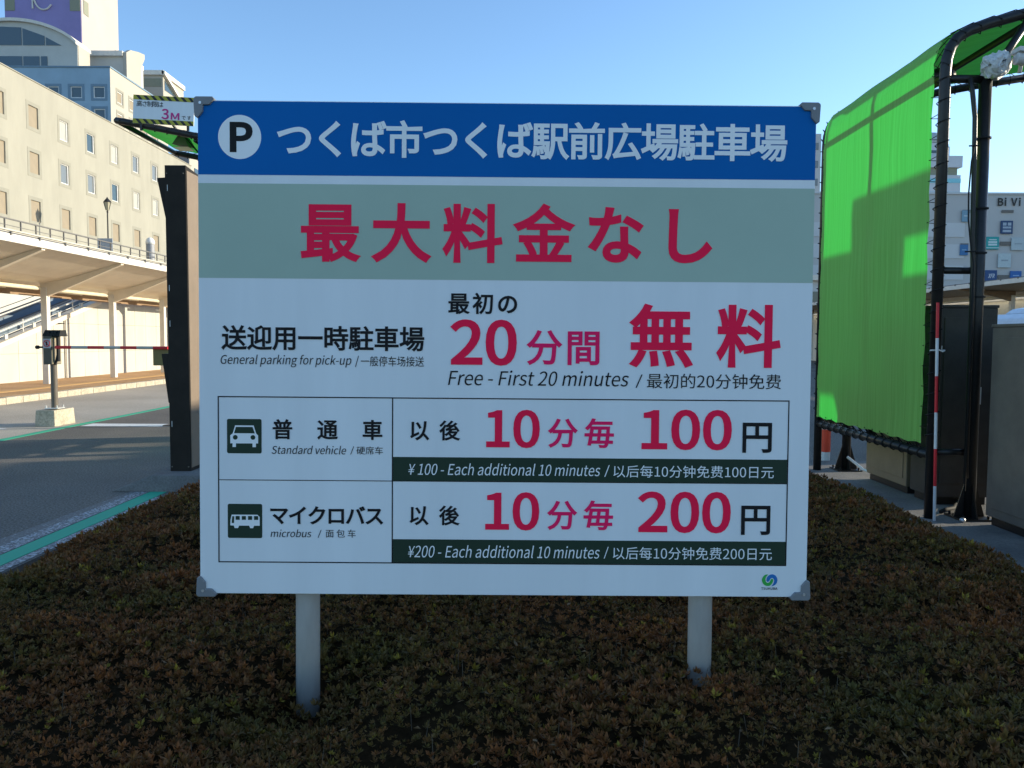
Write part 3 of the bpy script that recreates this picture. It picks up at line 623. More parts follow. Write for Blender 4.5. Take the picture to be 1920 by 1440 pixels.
# gate cabinets
def cabinet(name, label, cat, x0, x1, y0, y1, h, mat, group=None):
    t = thing(name, ((x0 + x1) / 2, (y0 + y1) / 2, .06), label, cat, group)
    mb = MB(); mb.box(x0 + .03, x1 - .03, y0 + .03, y1 - .03, .06, .13); mb.build("plinth", black_pipe, t, bevel=.004)
    mb = MB(); mb.box(x0, x1, y0, y1, .13, h - .025); mb.build("body", mat, t, bevel=.006)
    mb = MB(); mb.box(x0 - .008, x1 + .008, y0 - .008, y1 + .008, h - .024, h); mb.build("lid", mat, t, bevel=.005)
    return t
c = cabinet("gate_cabinet", "wide grey black metal cabinet at the right edge beside the hedge", "cabinet", 3.74, 5.3, 4.1, 6.16, 1.63, grey_panel)
mb = MB(); mb.box(3.733, 3.7395, 4.2, 5.12, .2, 1.53); mb.box(3.733, 3.7395, 5.14, 6.08, .2, 1.53); mb.build("door", grey_panel, c, bevel=.003)
c = cabinet("ticket_machine", "black boxy ticket machine standing between the two posts of the green screen frame", "ticket machine", 3.69, 4.20, 6.85, 7.25, 1.81, charcoal_panel)
mb = MB(); mb.box(3.74, 4.14, 6.842, 6.8495, .25, 1.7); mb.build("service_door", charcoal_panel, c, bevel=.003)
mb = MB(); mb.box(4.03, 4.07, 6.828, 6.842, .95, 1.1); mb.build("handle", steel, c, bevel=.003)
c = cabinet("gate_barrier_box", "beige barrier machine behind the lower part of the green screen", "barrier machine", 3.70, 4.10, 7.34, 8.18, 1.2, beige_cab)
mb = MB(); mb.box(3.693, 3.6995, 7.40, 8.12, .2, 1.1); mb.build("service_door", beige_cab, c, bevel=.003)
# hose and loose fittings at the feet of the frame
mb = MB(); mb.tube([(3.95, 6.9, .09), (3.75, 6.62, .085), (3.62, 6.5, .10), (3.55, 6.46, .085)], .016, 8); tag(mb.build("black_hose", rope_black, smooth=True), "short black hose lying on the sunlit concrete by the frame foot", "hose")
mb = MB(); mb.tube([(3.60, 8.4, .25), (3.68, 8.2, .15), (3.8, 8.05, .11), (3.95, 8.0, .10)], .014, 8); tag(mb.build("grey_hose", steel, smooth=True), "grey hose curving down behind the middle foot of the screen frame", "hose")
t = thing("bell_fitting", (3.59, 6.2, .06), "small round steel fitting on the concrete beside the frame foot plate", "fitting")
mb = MB(); mb.lathe([(.016, .06), (.022, .068), (.023, .08), (.018, .092), (.006, .097)], 14, (3.585, 6.2, 0)); mb.build("dome", alu, t, smooth=True)

# ------------------------------------------------------------------ left gate pillar, height board, lamp
t = thing("gate_pillar", (-3.32, 8.0, .15), "tall black gate pillar with two wedge fins, left of the sign", "pillar")
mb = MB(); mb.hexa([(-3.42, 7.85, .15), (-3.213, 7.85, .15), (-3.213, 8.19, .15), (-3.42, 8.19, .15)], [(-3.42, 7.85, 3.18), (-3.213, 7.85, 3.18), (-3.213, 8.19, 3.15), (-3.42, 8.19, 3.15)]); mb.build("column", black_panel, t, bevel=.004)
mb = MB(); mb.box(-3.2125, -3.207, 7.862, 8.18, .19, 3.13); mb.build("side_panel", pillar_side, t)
for q in ([(-3.42, 2.63), (-3.42, 3.065), (-3.505, 3.06)], [(-3.42, .84), (-3.42, 1.33), (-3.495, 1.33), (-3.434, .84)]):
    mb = MB(); mb.prism(q, lambda u, v, d: (u, 7.868 + d, v), 0, .27); mb.build("wedge_fin", black_panel, t, bevel=.003)
for z in (2.93, 1.95, 1.60, .60): mb = MB(); mb.box(-3.397, -3.392, 7.846, 7.8495, z, z + .06); mb.build("reflective_mark", white_gloss, t)
mb = MB()
for z in (.2, 3.1):
    for x in (-3.40, -3.235): mb.tube([(x, 7.8485, z), (x, 7.842, z)], .007, 8)
mb.build("bolt", grey_panel, t)
t = thing("pipe_fitting", (-3.86, 9.2, 1.7), "small white pipe elbow with a ring sticking out behind the black pillar", "pipe")
mb = MB(); mb.tube([(-3.80, 9.2, 1.86), (-3.90, 9.2, 1.86)], .012, 8); mb.tube([(-3.90, 9.2, 1.80), (-3.90, 9.2, 1.91)], .014, 8)
mb.tube([(-3.87 + .045 * math.cos(a), 9.2, 1.72 + .045 * math.sin(a)) for a in np.linspace(.9, 5.4, 12)], .011, 8); mb.build("elbow", dk_white, t, smooth=True)

hb = thing("height_limit_sign", (-4.48, 10.28, 4.40), "small white height limit board with yellow and black stripes at top left of the sign", "sign")
HB = Matrix.Rotation(R(2.8), 4, 'Y'); HB.translation = (-4.475, 10.28, 4.39)
def HP(u, v, d): return tuple(HB @ Vector((u, -d, v)))
hw_, hh = .39, .178
mb = MB(); mb.prism([(-hw_, -hh), (hw_, -hh), (hw_, hh), (-hw_, hh)], HP, -.012, 0); mb.build("board", board_white, hb)
for v0 in (-hh, hh - .058):
    mb = MB(); mb.flat([(-hw_, v0), (hw_, v0), (hw_, v0 + .058), (-hw_, v0 + .058)], HP, .002); mb.cur = 1
    for k in range(8):
        a = -hw_ + .03 + k * .095; q = [(a + .05, v0), (a + .092, v0), (a + .042, v0 + .055), (a, v0 + .055)]
        mb.flat([(min(hw_, p), z) for p, z in q], HP, .004)
    mb.build("hazard_stripe", [hazard_yellow, hazard_black], hb)
for body, x0, x1, z0, z1, mode, wt, mm in (("高さ制限は", -.345, -.005, .035, .107, 'm', .002, black_print), ("3", -.025, .07, -.112, .02, 'f', .02, magenta_txt), ("M", .095, .205, -.112, -.025, 'f', .016, magenta_txt), ("です", .235, .355, -.106, -.055, 'm', .004, black_print)):
    mb = MB(); text_into(mb, HP, body, x0, x1, z0, z1, mode, wt, 0, .004); mb.build("lettering", mm, hb, fix=False)
for u in (-.3, .3): mb = MB(); mb.box(-4.475 + u - .015, -4.475 + u + .015, 10.293, 10.31, 4.14, 4.5); mb.build("bracket", black_pipe, hb)

fl = thing("floodlight", (-4.28, 10.25, 3.95), "small grey floodlight hanging under the green canopy below the height board", "lamp")
mb = MB(); mb.tube([(-4.30, 10.06, 4.16), (-4.26, 10.2, 4.05)], .018, 8); mb.build("bracket", black_pipe, fl)
mb = MB(); mb.hexa([(-4.36, 10.15, 3.93), (-4.14, 10.15, 3.90), (-4.14, 10.42, 3.93), (-4.36, 10.42, 3.96)], [(-4.30, 10.2, 4.06), (-4.2, 10.2, 4.05), (-4.2, 10.34, 4.06), (-4.30, 10.34, 4.07)]); mb.build("housing", grey_panel, fl, bevel=.006)
mb = MB(); mb.box(-4.35, -4.15, 10.17, 10.41, 3.895, 3.90); mb.build("glass", M("floodlight_glass", (.5, .47, .35), .3), fl)
mb = MB(); mb.tube([(-4.22, 10.1, 4.08), (-4.0, 10.3, 3.78)], .012, 6); mb.build("cable", rope_black, fl); fl.location = (-4.50, 10.85, 4.10)

# ------------------------------------------------------------------ materials of the surroundings
cream_wall = M("cream_render", (0.335, 0.322, 0.265), 0.8, var=0.10, scale=0.9, stretch=(1, 1, 0.35), bump=0.05)
surround_m = M("grey_window_surround", (0.285, 0.275, 0.225), 0.8, var=0.08, scale=2)
blind_m = M("beige_blind_panel", (0.285, 0.235, 0.165), 0.7, var=0.08, scale=1.5)
frame_w = M("white_frame", (0.78, 0.77, 0.74), 0.4)
pane_m = glass_mat("window_glass", (0.16, 0.17, 0.17)); pane_d = glass_mat("dark_window_glass", (0.045, 0.07, 0.085))
curtain_m = M("pale_curtain", (0.42, 0.42, 0.38), 0.7, var=0.3, scale=6, stretch=(1, 5, .3))
white_conc = M("white_concrete", (0.50, 0.48, 0.42), 0.8, var=0.10, scale=1.2, stretch=(1, 1, .4), bump=.05)
panel_white = M("white_wall_panel", (0.52, 0.50, 0.44), 0.75, var=0.10, scale=1.4, stretch=(1, 1, .3))
canopy_paint = M("cream_canopy_paint", (0.78, 0.69, 0.55), 0.55, var=0.10, scale=1.5)
canopy_white = M("white_canopy_paint", (0.70, 0.66, 0.58), 0.5, var=0.12, scale=3)
beam_shade_brown = M("beam_and_roof_shade_brown", (0.30, 0.20, 0.12), 0.6, var=0.15)  # left back beam's brown; also carries the shade under the right roof
tube_m = M("pale_tube", (0.75, 0.68, 0.50), 0.35)
rail_m = M("grey_rail", (0.17, 0.16, 0.15), 0.5, 0.3); rail_white = M("white_rail", (0.62, 0.60, 0.55), 0.45)
glass_grey = glass_mat("blue_grey_glass", (0.22, 0.27, 0.32), 0.15)
dark_step = M("dark_stair", (0.10, 0.09, 0.085), 0.7)
lamp_black = M("lamp_black", (0.02, 0.02, 0.02), 0.5)

# ------------------------------------------------------------------ walkway canopy on the left
def walkway(s, prof, colx, ys, y0, y1, label, zcol, under, top):
    t = thing("walkway_canopy", (s * colx, (y0 + y1) / 2, 0), label, "canopy", "white covered walkways beside the road")
    n = len(prof); mb = MB(); X = lambda o: s * o
    for (a, za), (b, zb) in zip(prof, prof[1:]):
        mb.hexa([(X(a), y0, za), (X(b), y0, zb), (X(b), y1, zb), (X(a), y1, za)], [(X(a), y0, za + .07), (X(b), y0, zb + .07), (X(b), y1, zb + .07), (X(a), y1, za + .07)])
    roof = mb.build("roof", under, t)
    a, za = prof[0]; mb = MB(); mb.box(min(X(a - .06), X(a)), max(X(a - .06), X(a)), y0, y1, za - .03, za + .15); mb.build("fascia", top, t, bevel=.006)
    mb = MB(); mb.tube([(X(a - .03), y0, za + .17), (X(a - .03), y1, za + .17)], .016, 6); y = y0
    while y < y1: mb.box(min(X(a - .09), X(a)), max(X(a - .09), X(a)), y - .02, y + .02, za + .12, za + .19); y += 1.05
    mb.build("gutter_wire", rail_m, t)
    b, zb = prof[-1]; mb = MB(); mb.box(min(X(b), X(b + .08)), max(X(b), X(b + .08)), y0, y1, zb - .22, zb + .06); mb.build("back_beam", beam_shade_brown if s < 0 else canopy_white, t)
    for y in ys:
        mb = MB(); mb.box(X(colx) - .085, X(colx) + .085, y - .085, y + .085, .14, zcol - .05)
        c = mb.build("column", canopy_white, t, bevel=.008)
        mb = MB(); mb.box(X(colx) + .086, X(colx) + .094, y - .025, y + .025, zcol - .32, zcol - .16); mb.build("marker_plate", rail_m, c)
        low = [(colx + .1, zcol - .3), (colx - .1, zcol - .3)]; pr = [p for p in prof if p[0] < colx]
        up = [(colx + .1, np.interp(colx + .1, [p[0] for p in prof], [p[1] for p in prof]) - .005)] + [(p[0], p[1] - .005) for p in pr[::-1]]
        und = [(p[0], p[1] - .07 - .30 * ((p[0] - prof[0][0]) / (colx - prof[0][0])) ** 1.2) for p in pr]
        poly = und + low[::-1] + up
        mb = MB(); mb.prism(poly, lambda u, v, d: (X(u), y + d, v), -.07, .07); mb.build("beam", under, t)
    for ya, yb in zip(ys, ys[1:]):
        mb = MB(); mb.tube([(X(colx), ya + .28, zcol - .10), (X(colx), yb - .35, zcol - .10)], .055, 12)
        mb.tube([(X(colx), yb - .35, zcol - .10), (X(colx), yb - .25, zcol - .10)], .035, 10)
        mb.tube([(X(colx + .35), ya + .4, zcol - .12), (X(colx + .35), yb - 1.2, zcol - .12)], .03, 8); mb.build("light_tube", tube_m, t, smooth=False)
    return t
walkway(-1, [(11.0, 3.58), (11.5, 3.42), (12.0, 3.27), (12.6, 3.10), (13.2, 2.98), (14.1, 2.90)], 13.2, [14.9 + 3.75 * k for k in range(8)], 10, 46,
        "white covered walkway with a curved roof along the pavement on the left", 2.93, canopy_paint, canopy_white)
walkway(1, [(19.0, 3.72), (19.8, 3.68), (20.6, 3.64), (21.6, 3.62)], 21.3, [18.8 + 7.5 * k for k in range(6)], 14, 64,  # shade under this roof is put into its brown colour
        "white covered walkway with shade coloured brown into its underside seen past the posts on the right", 3.5, beam_shade_brown, canopy_white)

# wall under the ramp, built of tall panels
def ramp(y): return float(np.clip(1.19 + .267 * (y - 22.5), .16, 9))
t = thing("retaining_wall", (-14.6, 28, .14), "pale panelled retaining wall with a sloping top behind the walkway columns", "wall")
mb = MB(); y = 16.0
def wtop(yy): return ramp(yy) if yy < 27.6 else 3.35
while y < 60:
    a, b = y + .006, y + .894; ta, tb = (ramp(a), ramp(b)) if b < 27.7 else (3.35, 3.35)
    lo = .14
    for hi in (.98, 1.92, 3.35):
        A, B = min(ta, hi - .006), min(tb, hi - .006)
        if A > lo + .02 or B > lo + .02:
            A, B = max(A, lo + .01), max(B, lo + .01)
            mb.hexa([(-14.7, a, lo), (-14.5, a, lo), (-14.5, b, lo), (-14.7, b, lo)], [(-14.7, a, A), (-14.5, a, A), (-14.5, b, B), (-14.7, b, B)])
        lo = hi
    y += .9
mb.build("panel", panel_white, t)
mb = MB(); mb.hexa([(-14.9, 16.5, -.4), (-14.56, 16.5, -.4), (-14.56, 60, -.4), (-14.9, 60, -.4)], [(-14.9, 16.5, .1), (-14.56, 16.5, .1), (-14.56, 60, 2.8), (-14.9, 60, 2.8)]); mb.build("core", white_conc, t)
mb = MB(); mb.tube([(-14.44, 25.6, .15), (-14.44, 25.6, ramp(25.6))], .035, 8); mb.build("drainpipe", canopy_white, t)
# escalator rising behind it
t = thing("escalator", (-15.5, 22, .14), "escalator with blue grey glass sides and white rails climbing behind the walkway", "escalator")
def slope(name, mat, x0, x1, h0, h1, ya=15.0, yb=30.0, bev=0):
    mb = MB(); mb.hexa([(x0, ya, ramp0(ya) + h0), (x1, ya, ramp0(ya) + h0), (x1, yb, ramp0(yb) + h0), (x0, yb, ramp0(yb) + h0)], [(x0, ya, ramp0(ya) + h1), (x1, ya, ramp0(ya) + h1), (x1, yb, ramp0(yb) + h1), (x0, yb, ramp0(yb) + h1)])
    return mb.build(name, mat, t, bevel=bev)
def ramp0(y): return 1.19 + .267 * (y - 22.5)
slope("stringer", canopy_paint, -14.75, -14.46, .003, .15, 17, 27.9)
slope("step_bed", dark_step, -16.3, -14.76, -.3, .08)
for x in (-15.0, -15.85):
    slope("glass_side", glass_grey, x - .02, x + .02, .10, .33); slope("handrail", rail_m, x - .045, x + .045, .335, .37)
y = 18.2
while y < 28:
    mb = MB()
    mb.tube([(-14.6, y, ramp(y) + .1), (-14.6, y, ramp(y) + .52)], .02, 8)
    mb.box(-14.64, -14.56, y + .45, y + .58, ramp(y) + .1, ramp(y) + .42); mb.build("rail_post", rail_white, t); y += 1.35
slope("upper_rail", rail_white, -14.625, -14.575, .41, .45, 17, 28); slope("lower_rail", rail_white, -14.61, -14.59, .25, .27, 17, 28)
slope("far_rail", rail_m, -17.42, -17.38, -.13, -.09); slope("far_top_rail", rail_m, -17.41, -17.39, .06, .08)

# pedestrian deck above, with its railing
t = thing("pedestrian_deck", (-27.5, 50, 0), "pale concrete pedestrian deck with a low railing in front of the long cream building", "deck")
mb = MB(); mb.box(-24.9, -24.6, 12, 82, 0, 6.78); mb.build("parapet_wall", white_conc, t)
mb = MB(); mb.box(-24.98, -24.52, 12, 82, 6.782, 6.86); mb.build("coping", white_conc, t, bevel=.01)
mb = MB(); mb.box(-30.99, -24.9, 12, 82, 5.7, 6.0); mb.build("floor", white_conc, t)
y = 31.2; k = 0
while y < 60:
    mb = MB(); mb.box(-24.78, -24.72, y - .03, y + .03, 6.86, 7.36); mb.build("rail_post", rail_m, t); y += 1.27
mb = MB(); mb.box(-24.79, -24.71, 28, 60, 7.36, 7.42); mb.box(-24.765, -24.735, 28, 60, 7.06, 7.09); mb.build("top_rail", rail_m, t); t.location.z -= .15
L = thing("street_lamp", (-27.06, 53.25, 6.0), "black lantern street lamp standing on the deck before the cream building", "street lamp")
mb = MB(); mb.lathe([(.10, 0), (.10, .12), (.05, .25), (.042, 3.75), (.07, 3.78), (.03, 3.9)], 14, (-27.06, 53.25, 6.0)); mb.build("pole", lamp_black, L)
mb = MB(); mb.lathe([(.10, 3.9), (.24, 4.42)], 6, (-27.06, 53.25, 6.0)); mb.build("lantern_glass", M("lantern_glass", (.45, .42, .30), .2), L)
mb = MB()
for k in range(6):
    a = k * math.pi / 3; mb.tube([(-27.06 + .10 * math.cos(a), 53.25 + .10 * math.sin(a), 9.9), (-27.06 + .245 * math.cos(a), 53.25 + .245 * math.sin(a), 10.42)], .018, 5)
mb.lathe([(.28, 4.42), (.25, 4.48), (.09, 4.66), (.05, 4.70), (.02, 4.78)], 6, (-27.06, 53.25, 6.0)); mb.build("lantern_cage", lamp_black, L)
t = thing("banner_board", (-26.6, 52.6, 6.0), "grey blue board on thin legs behind the lamp on the deck", "board")
mb = MB(); mb.box(-27.6, -26.6, 52.9, 52.94, 7.0, 8.0); mb.build("board", M("grey_blue_board", (.36, .40, .46), .5, var=.1), t)
mb = MB()
for x in (-27.5, -26.7): mb.box(x - .02, x + .02, 52.945, 52.985, 6.0, 7.95)
mb.build("leg", rail_m, t)
t = thing("ventilation_stack", (-25.6, 56.2, 6.0), "round white topped grey post at the end of the deck railing by the pillar", "post")
mb = MB(); mb.lathe([(.28, 0), (.28, 2.0)], 20, (-25.6, 56.2, 6.0)); mb.build("column", M("grey_post_paint", (.30, .31, .33), .5), t)
mb = MB(); mb.lathe([(.30, 2.0), (.31, 2.15), (.25, 2.35), (.12, 2.46), (.02, 2.49)], 20, (-25.6, 56.2, 6.0)); mb.build("dome", frame_w, t, smooth=True)

# ------------------------------------------------------------------ long cream building
t = thing("cream_building", (-38, 53, 0), "long sunlit cream building with rows of small square windows on the left", "building")
XF = -31.0
def FP(u, v, d): return (XF - d, u, v)
cols = [44.93 + 3.47 * k for k in range(10)]; rows = [15.62, 12.68, 9.6]
holes = [(y - .5, y + .5, z - .7, z + .7, .16) for y in cols for z in rows]
mb = MB(); facade(mb, FP, 26, 77, 0, 17.9, holes)
mb.box(-46, -31.4, 26.01, 76.99, 0, 17.5); mb.add([(-31, 26, 0), (-46, 26, 0), (-46, 26, 17.9), (-31, 26, 17.9)], [(0, 1, 2, 3)]); mb.add([(-31, 77, 0), (-46, 77, 0), (-46, 77, 17.9), (-31, 77, 17.9)], [(0, 1, 2, 3)])
mb.add([(-31, 26, 17.9), (-31.3, 26, 17.9), (-31.3, 77, 17.9), (-31, 77, 17.9)], [(0, 1, 2, 3)])
mb.build("wall", cream_wall, t)
mb = MB(); mb.box(-31.4, -30.94, 25.9, 77.1, 17.902, 17.96); mb.build("roof_edge", cream_wall, t)
mb = MB(); mb.box(-34, -31.2, 77.1, 79.2, 0, 16.6); mb.build("stair_annex", cream_wall, t)
proto = {}
def win(kind, y, z):
    if kind not in proto:
        f0 = lambda u, v, d: (-d, u, v)
        mb = MB(); ring(mb, f0, -.76, .76, -.92, .90, .24, -.012, .0); w_ = mb.build("window", surround_m, t, off=Z3)
        if kind == 'blind':
            mb = MB(); mb.prism([(-.5, -.7), (.5, -.7), (.5, .7), (-.5, .7)], f0, .07, .14); mb.build("blind_panel", blind_m, w_, off=Z3)
        else:
            mb = MB(); ring(mb, f0, -.5, .5, -.7, .7, .085, .05, .13); mb.build("frame", frame_w, w_, off=Z3)
            mb = MB(); mb.prism([(-.415, -.615), (.415, -.615), (.415, .615), (-.415, .615)], f0, .11, .13); mb.build("pane", {'glass': pane_m, 'dark': pane_d, 'curtain': curtain_m}[kind], w_, off=Z3)
        proto[kind] = w_
    else:
        w_ = copy_tree(proto[kind], t)
    w_.location = (XF - t.location[0], y - t.location[1], z)
kinds = {0: ['blind', 'blind', 'blind', 'curtain', 'dark', 'curtain', 'glass', 'glass', 'curtain', 'glass'], 1: ['blind', 'blind', 'blind', 'glass', 'glass', 'dark', 'curtain', 'curtain', 'glass', 'curtain'], 2: ['blind'] * 10}
for r_, z in enumerate(rows):
    for c_, y in enumerate(cols): win(kinds[r_][c_], y, z)

# ------------------------------------------------------------------ hotel group behind it
blue_paint = M("slate_blue_cladding", (0.30, 0.43, 0.53), 0.6, var=0.12, scale=.35)
blue_dark = M("slate_blue_surround", (0.17, 0.26, 0.34), 0.6)
violet_m = M("violet_cladding", (0.25, 0.215, 0.45), 0.6, var=0.12, scale=.25); pinkish = M("pale_pink_cladding", (0.43, 0.385, 0.36), 0.7, var=0.06, scale=.3)
grey_white = M("grey_white_panel", (0.52, 0.52, 0.48), 0.7, var=0.08, scale=.6); cream2 = M("pale_cream_panel", (0.42, 0.395, 0.335), 0.75, var=.06, scale=.5)
vent_m = M("green_grey_louvre", (0.25, 0.26, 0.19), .7)
t = thing("blue_hotel_block", (-65, 115, 0), "slate blue block with framed square windows behind the cream building", "building")
def P110(u, v, d): return (u, 110 + d, v)
xw = [-56 - 1.55 - 3.13 * k for k in range(6)]; zw = [35.9, 32.9, 29.9, 26.9, 23.9]
holes = [(x - .78, x + .78, z - .78, z + .78, .3) for x in xw for z in zw]
mb = MB(); facade(mb, P110, -84, -56, 0, 39.2, holes); mb.build("front_wall", blue_paint, t)
mb = MB()
def PS(u, v, d): return (-56 - d, u, v)
sh = [(y - .8, y + .8, z - .8, z + .8, .3) for y in (112.6, 116.2, 119.8, 123.4) for z in zw]
facade(mb, PS, 110, 128, 0, 39.2, sh); mb.box(-84, -56.35, 110.4, 128, 0, 39.0); mb.build("side_wall", cream2, t)
mb = MB(); mb.box(-84, -55.9, 109.9, 128, 39.202, 39.4); mb.build("coping", blue_dark, t)
pr = {}
def win2(kind, loc):
    if kind not in pr:
        f0 = (lambda u, v, d: (u, d, v)) if kind == 'front' else (lambda u, v, d: (-d, u, v))
        mb = MB(); ring(mb, f0, -1.12, 1.12, -1.12, 1.12, .33, -.03, 0); w_ = mb.build("window", blue_dark if kind == 'front' else surround_m, t, off=Z3)
        mb = MB(); ring(mb, f0, -.78, .78, -.78, .78, .12, .08, .2); mb.build("frame", frame_w, w_, off=Z3)
        mb = MB(); mb.prism([(-.66, -.66), (.66, -.66), (.66, .66), (-.66, .66)], f0, .15, .18); mb.build("pane", pane_d if kind == 'front' else blind_m, w_, off=Z3); pr[kind] = w_
    else: w_ = copy_tree(pr[kind], t)
    w_.location = Vector(loc) - t.location
for z in zw:
    for x in xw: win2('front', (x, 110, z))
    for y in (112.6, 116.2, 119.8, 123.4): win2('side', (-56, y, z))
t.location += Vector((.9, 0, -1.1))
# arched penthouse
t = thing("arched_penthouse", (-70.8, 112, 39.4), "grey white rooftop storey with an arched roof and wide dark windows above the blue block", "building")
arc = [(-70.8 + 9.1 * q, 43.6 + 3.1 * (1 - q * q) ** .8) for q in np.linspace(1, -1, 25)]
mb = MB(); mb.prism([(-61.7, 39.4), *arc, (-79.9, 39.4)], lambda u, v, d: (u, 112 + d, v), 0, 3.2); mb.build("wall", grey_white, t)
mb = MB()
mb.prism(arc + [(x, z + .42) for x, z in arc[::-1]], lambda u, v, d: (u, 111.6 + d, v), 0, 4.0); mb.build("arched_roof", canopy_white, t)
for x0, x1, z0, z1 in ((-84, -79.4, 40.2, 42.1), (-78.9, -75.9, 40.2, 42.1), (-75.5, -70.1, 0, 0), (-69.9, -66.3, 40.2, 42.05), (-65.9, -64.9, 40.2, 42.05)):
    pass
def pwin(pts, y=111.93, name="window"):
    mb = MB(); mb.prism(pts, lambda u, v, d: (u, y + d, v), 0, .06); w_ = mb.build(name, pane_d, t); return w_
for x0, x1 in ((-77.3, -73.5), (-73.3, -69.4), (-69.2, -67.0), (-66.75, -65.9)): pwin([(x0, 40.1), (x1, 40.1), (x1, 42.0), (x0, 42.0)])
for pts in ([(-76.4, 43.5), (-72.8, 43.5), (-72.8, 45.95), (-74.6, 45.8), (-76.4, 45.2)], [(-72.5, 43.5), (-69.4, 43.5), (-69.4, 45.9), (-72.5, 46.0)], [(-69.2, 43.5), (-66.2, 43.5), (-66.2, 44.75), (-69.2, 45.8)], [(-66.0, 43.5), (-63.9, 43.5), (-66.0, 44.6)]): pwin(pts)
mb = MB(); mb.box(-61.69, -61.62, 112.1, 115.1, 39.4, 43.6); mb.build("side_panel", cream2, t); t.location += Vector((1.15, 0, -1.75))
t = thing("stepped_penthouse", (-60.5, 119, 39.4), "pale rooftop block with a flat overhanging roof beside the arched storey", "building")
mb = MB(); mb.box(-63.6, -58.0, 118, 124, 39.4, 43.7); mb.build("wall", grey_white, t)
mb = MB(); mb.box(-64.0, -58.02, 117.5, 124.2, 43.7, 44.4); mb.build("roof", canopy_white, t)
mb = MB(); mb.prism([(117.7, 39.4), (117.7, 44.2), (119.0, 45.0), (121.5, 45.6), (123.5, 45.9), (123.5, 45.2), (122.2, 43.4), (122.2, 39.4)], lambda u, v, d: (-58 + d, u, v), 0, .5); mb.build("fin_wall", cream2, t)
mb = MB(); mb.box(-59.9, -59.6, 117.93, 118, 41.6, 41.9); mb.build("vent", lamp_black, t); t.location += Vector((1.0, 0, -1.35))
t = thing("slanted_penthouse", (-60, 132, 38), "pale rooftop block with a sloping side roof at the right end of the hotel group", "building")
mb = MB(); mb.box(-62.2, -57.6, 130, 138, 36, 44.8); mb.build("wall", cream2, t)
mb = MB(); mb.box(-62.6, -57.3, 129.6, 138, 44.8, 45.5); mb.build("roof", canopy_white, t)
mb = MB(); mb.box(-61.9, -57.8, 129.94, 130, 43.0, 44.3); mb.build("opening", vent_m, t)
mb = MB(); mb.prism([(129.6, 45.4), (129.6, 44.9), (139.5, 41.0), (139.5, 41.5)], lambda u, v, d: (-57.6 + d, u, v), 0, .5); mb.build("sloping_roof", canopy_white, t)
mb = MB(); mb.prism([(130.5, 44.2), (130.5, 42.6), (135, 42.6)], lambda u, v, d: (-57.55 + d, u, v), 0, .03); mb.build("side_window", pane_d, t)
mb = MB(); mb.prism([(130.2, 36), (130.2, 44.4), (139, 41.0), (139, 36)], lambda u, v, d: (-57.6 + d, u, v), 0, .02); mb.build("side_wall", cream2, t); t.location += Vector((1.0, 0, -1.2))
# violet tower
t = thing("violet_tower", (-74, 131, 0), "tall tower with a violet front and pale side behind the arched rooftop storey", "building")
mb = MB(); mb.box(-80, -68.2, 125, 136.5, 0, 64); mb.build("wall", pinkish, t)
mb = MB(); mb.box(-79.98, -68.25, 124.9, 124.998, 30, 63.98); mb.build("front_cladding", violet_m, t)
mb = MB()
mb.box(-69.9, -68.3, 124.84, 124.899, 53.4, 55.3); mb.build("louvre", vent_m, t); mb = MB(); mb.box(-79.9, -78.4, 124.84, 124.899, 53.4, 55.3); mb.build("louvre", vent_m, t)
mb = MB(); mb.box(-68.199, -68.13, 125.6, 127.0, 53.3, 55.4); mb.build("louvre", vent_m, t); mb = MB(); mb.box(-68.199, -68.13, 135.2, 136.4, 49.2, 51.2); mb.build("louvre", vent_m, t)
mb = MB(); mb.box(-75.72, -75.5, 124.75, 124.899, 53.7, 58.2)
mb.tube([(-73.9 + 1.55 * math.cos(a) * 1.0, 124.8, 55.9 + 2.35 * math.sin(a)) for a in np.linspace(R(60), R(318), 26)], .13, 6); mb.build("roof_lettering", rail_white, t); t.location += Vector((1.4, 0, -1.8))
t = thing("distant_office", (-61.6, 150, 0), "blue grey office block glimpsed between the green canopy and the black pillar top", "building")
mb = MB(); mb.box(-70, -57.2, 140, 164, 0, 34.8); mb.build("wall", cream2, t)
mb = MB(); mb.box(-69.9, -57.25, 139.9, 139.998, 0, 34.7); mb.build("front_cladding", M("blue_grey_cladding", (.22, .27, .33), .6), t)
for z in (33.0, 30.0, 27.0, 24):
    mb = MB(); mb.box(-57.198, -57.1, 142, 162, z - 1.6, z - .2); mb.build("window_band", pane_d, t)
t.location += Vector((.6, 0, -1.4))

# ------------------------------------------------------------------ buildings far right
grey_fac = M("grey_panel_facade", (0.47, 0.475, 0.47), .7, var=.06, scale=.2); grey_lt = M("light_grey_band", (0.55, 0.57, 0.58), .7, var=.05, scale=.3)
t = thing("shopping_complex", (68, 125, 0), "wide grey shopping building hung with small coloured signs at the far right", "building")
mb = MB(); mb.box(45, 110, 120, 150, 0, 23.3); mb.build("wall", grey_fac, t)
mb = MB(); mb.box(44.8, 110.2, 119.8, 150.2, 23.302, 23.6); mb.build("coping", grey_lt, t)
for z in (2.0, 5.2, 8.4, 11.6, 14.8, 18.0): 
    mb = MB(); mb.box(46, 69.0, 119.9, 119.998, z - 1.05, z + 1.05); mb.build("light_band", grey_lt, t)
def P120(u, v, d): return (u, 119.998 - d, v)
wide = []; text_into(None, P120, "BiVi", 73.75, 77.2, 21.6, 22.85, 'm', .035, 0, .15, wide)
for q in wide: q.build("shop_lettering", lamp_black, t, fix=False)
vent2 = M("brown_grey_vent", (0.15, 0.14, 0.13), .6)
mb = MB()
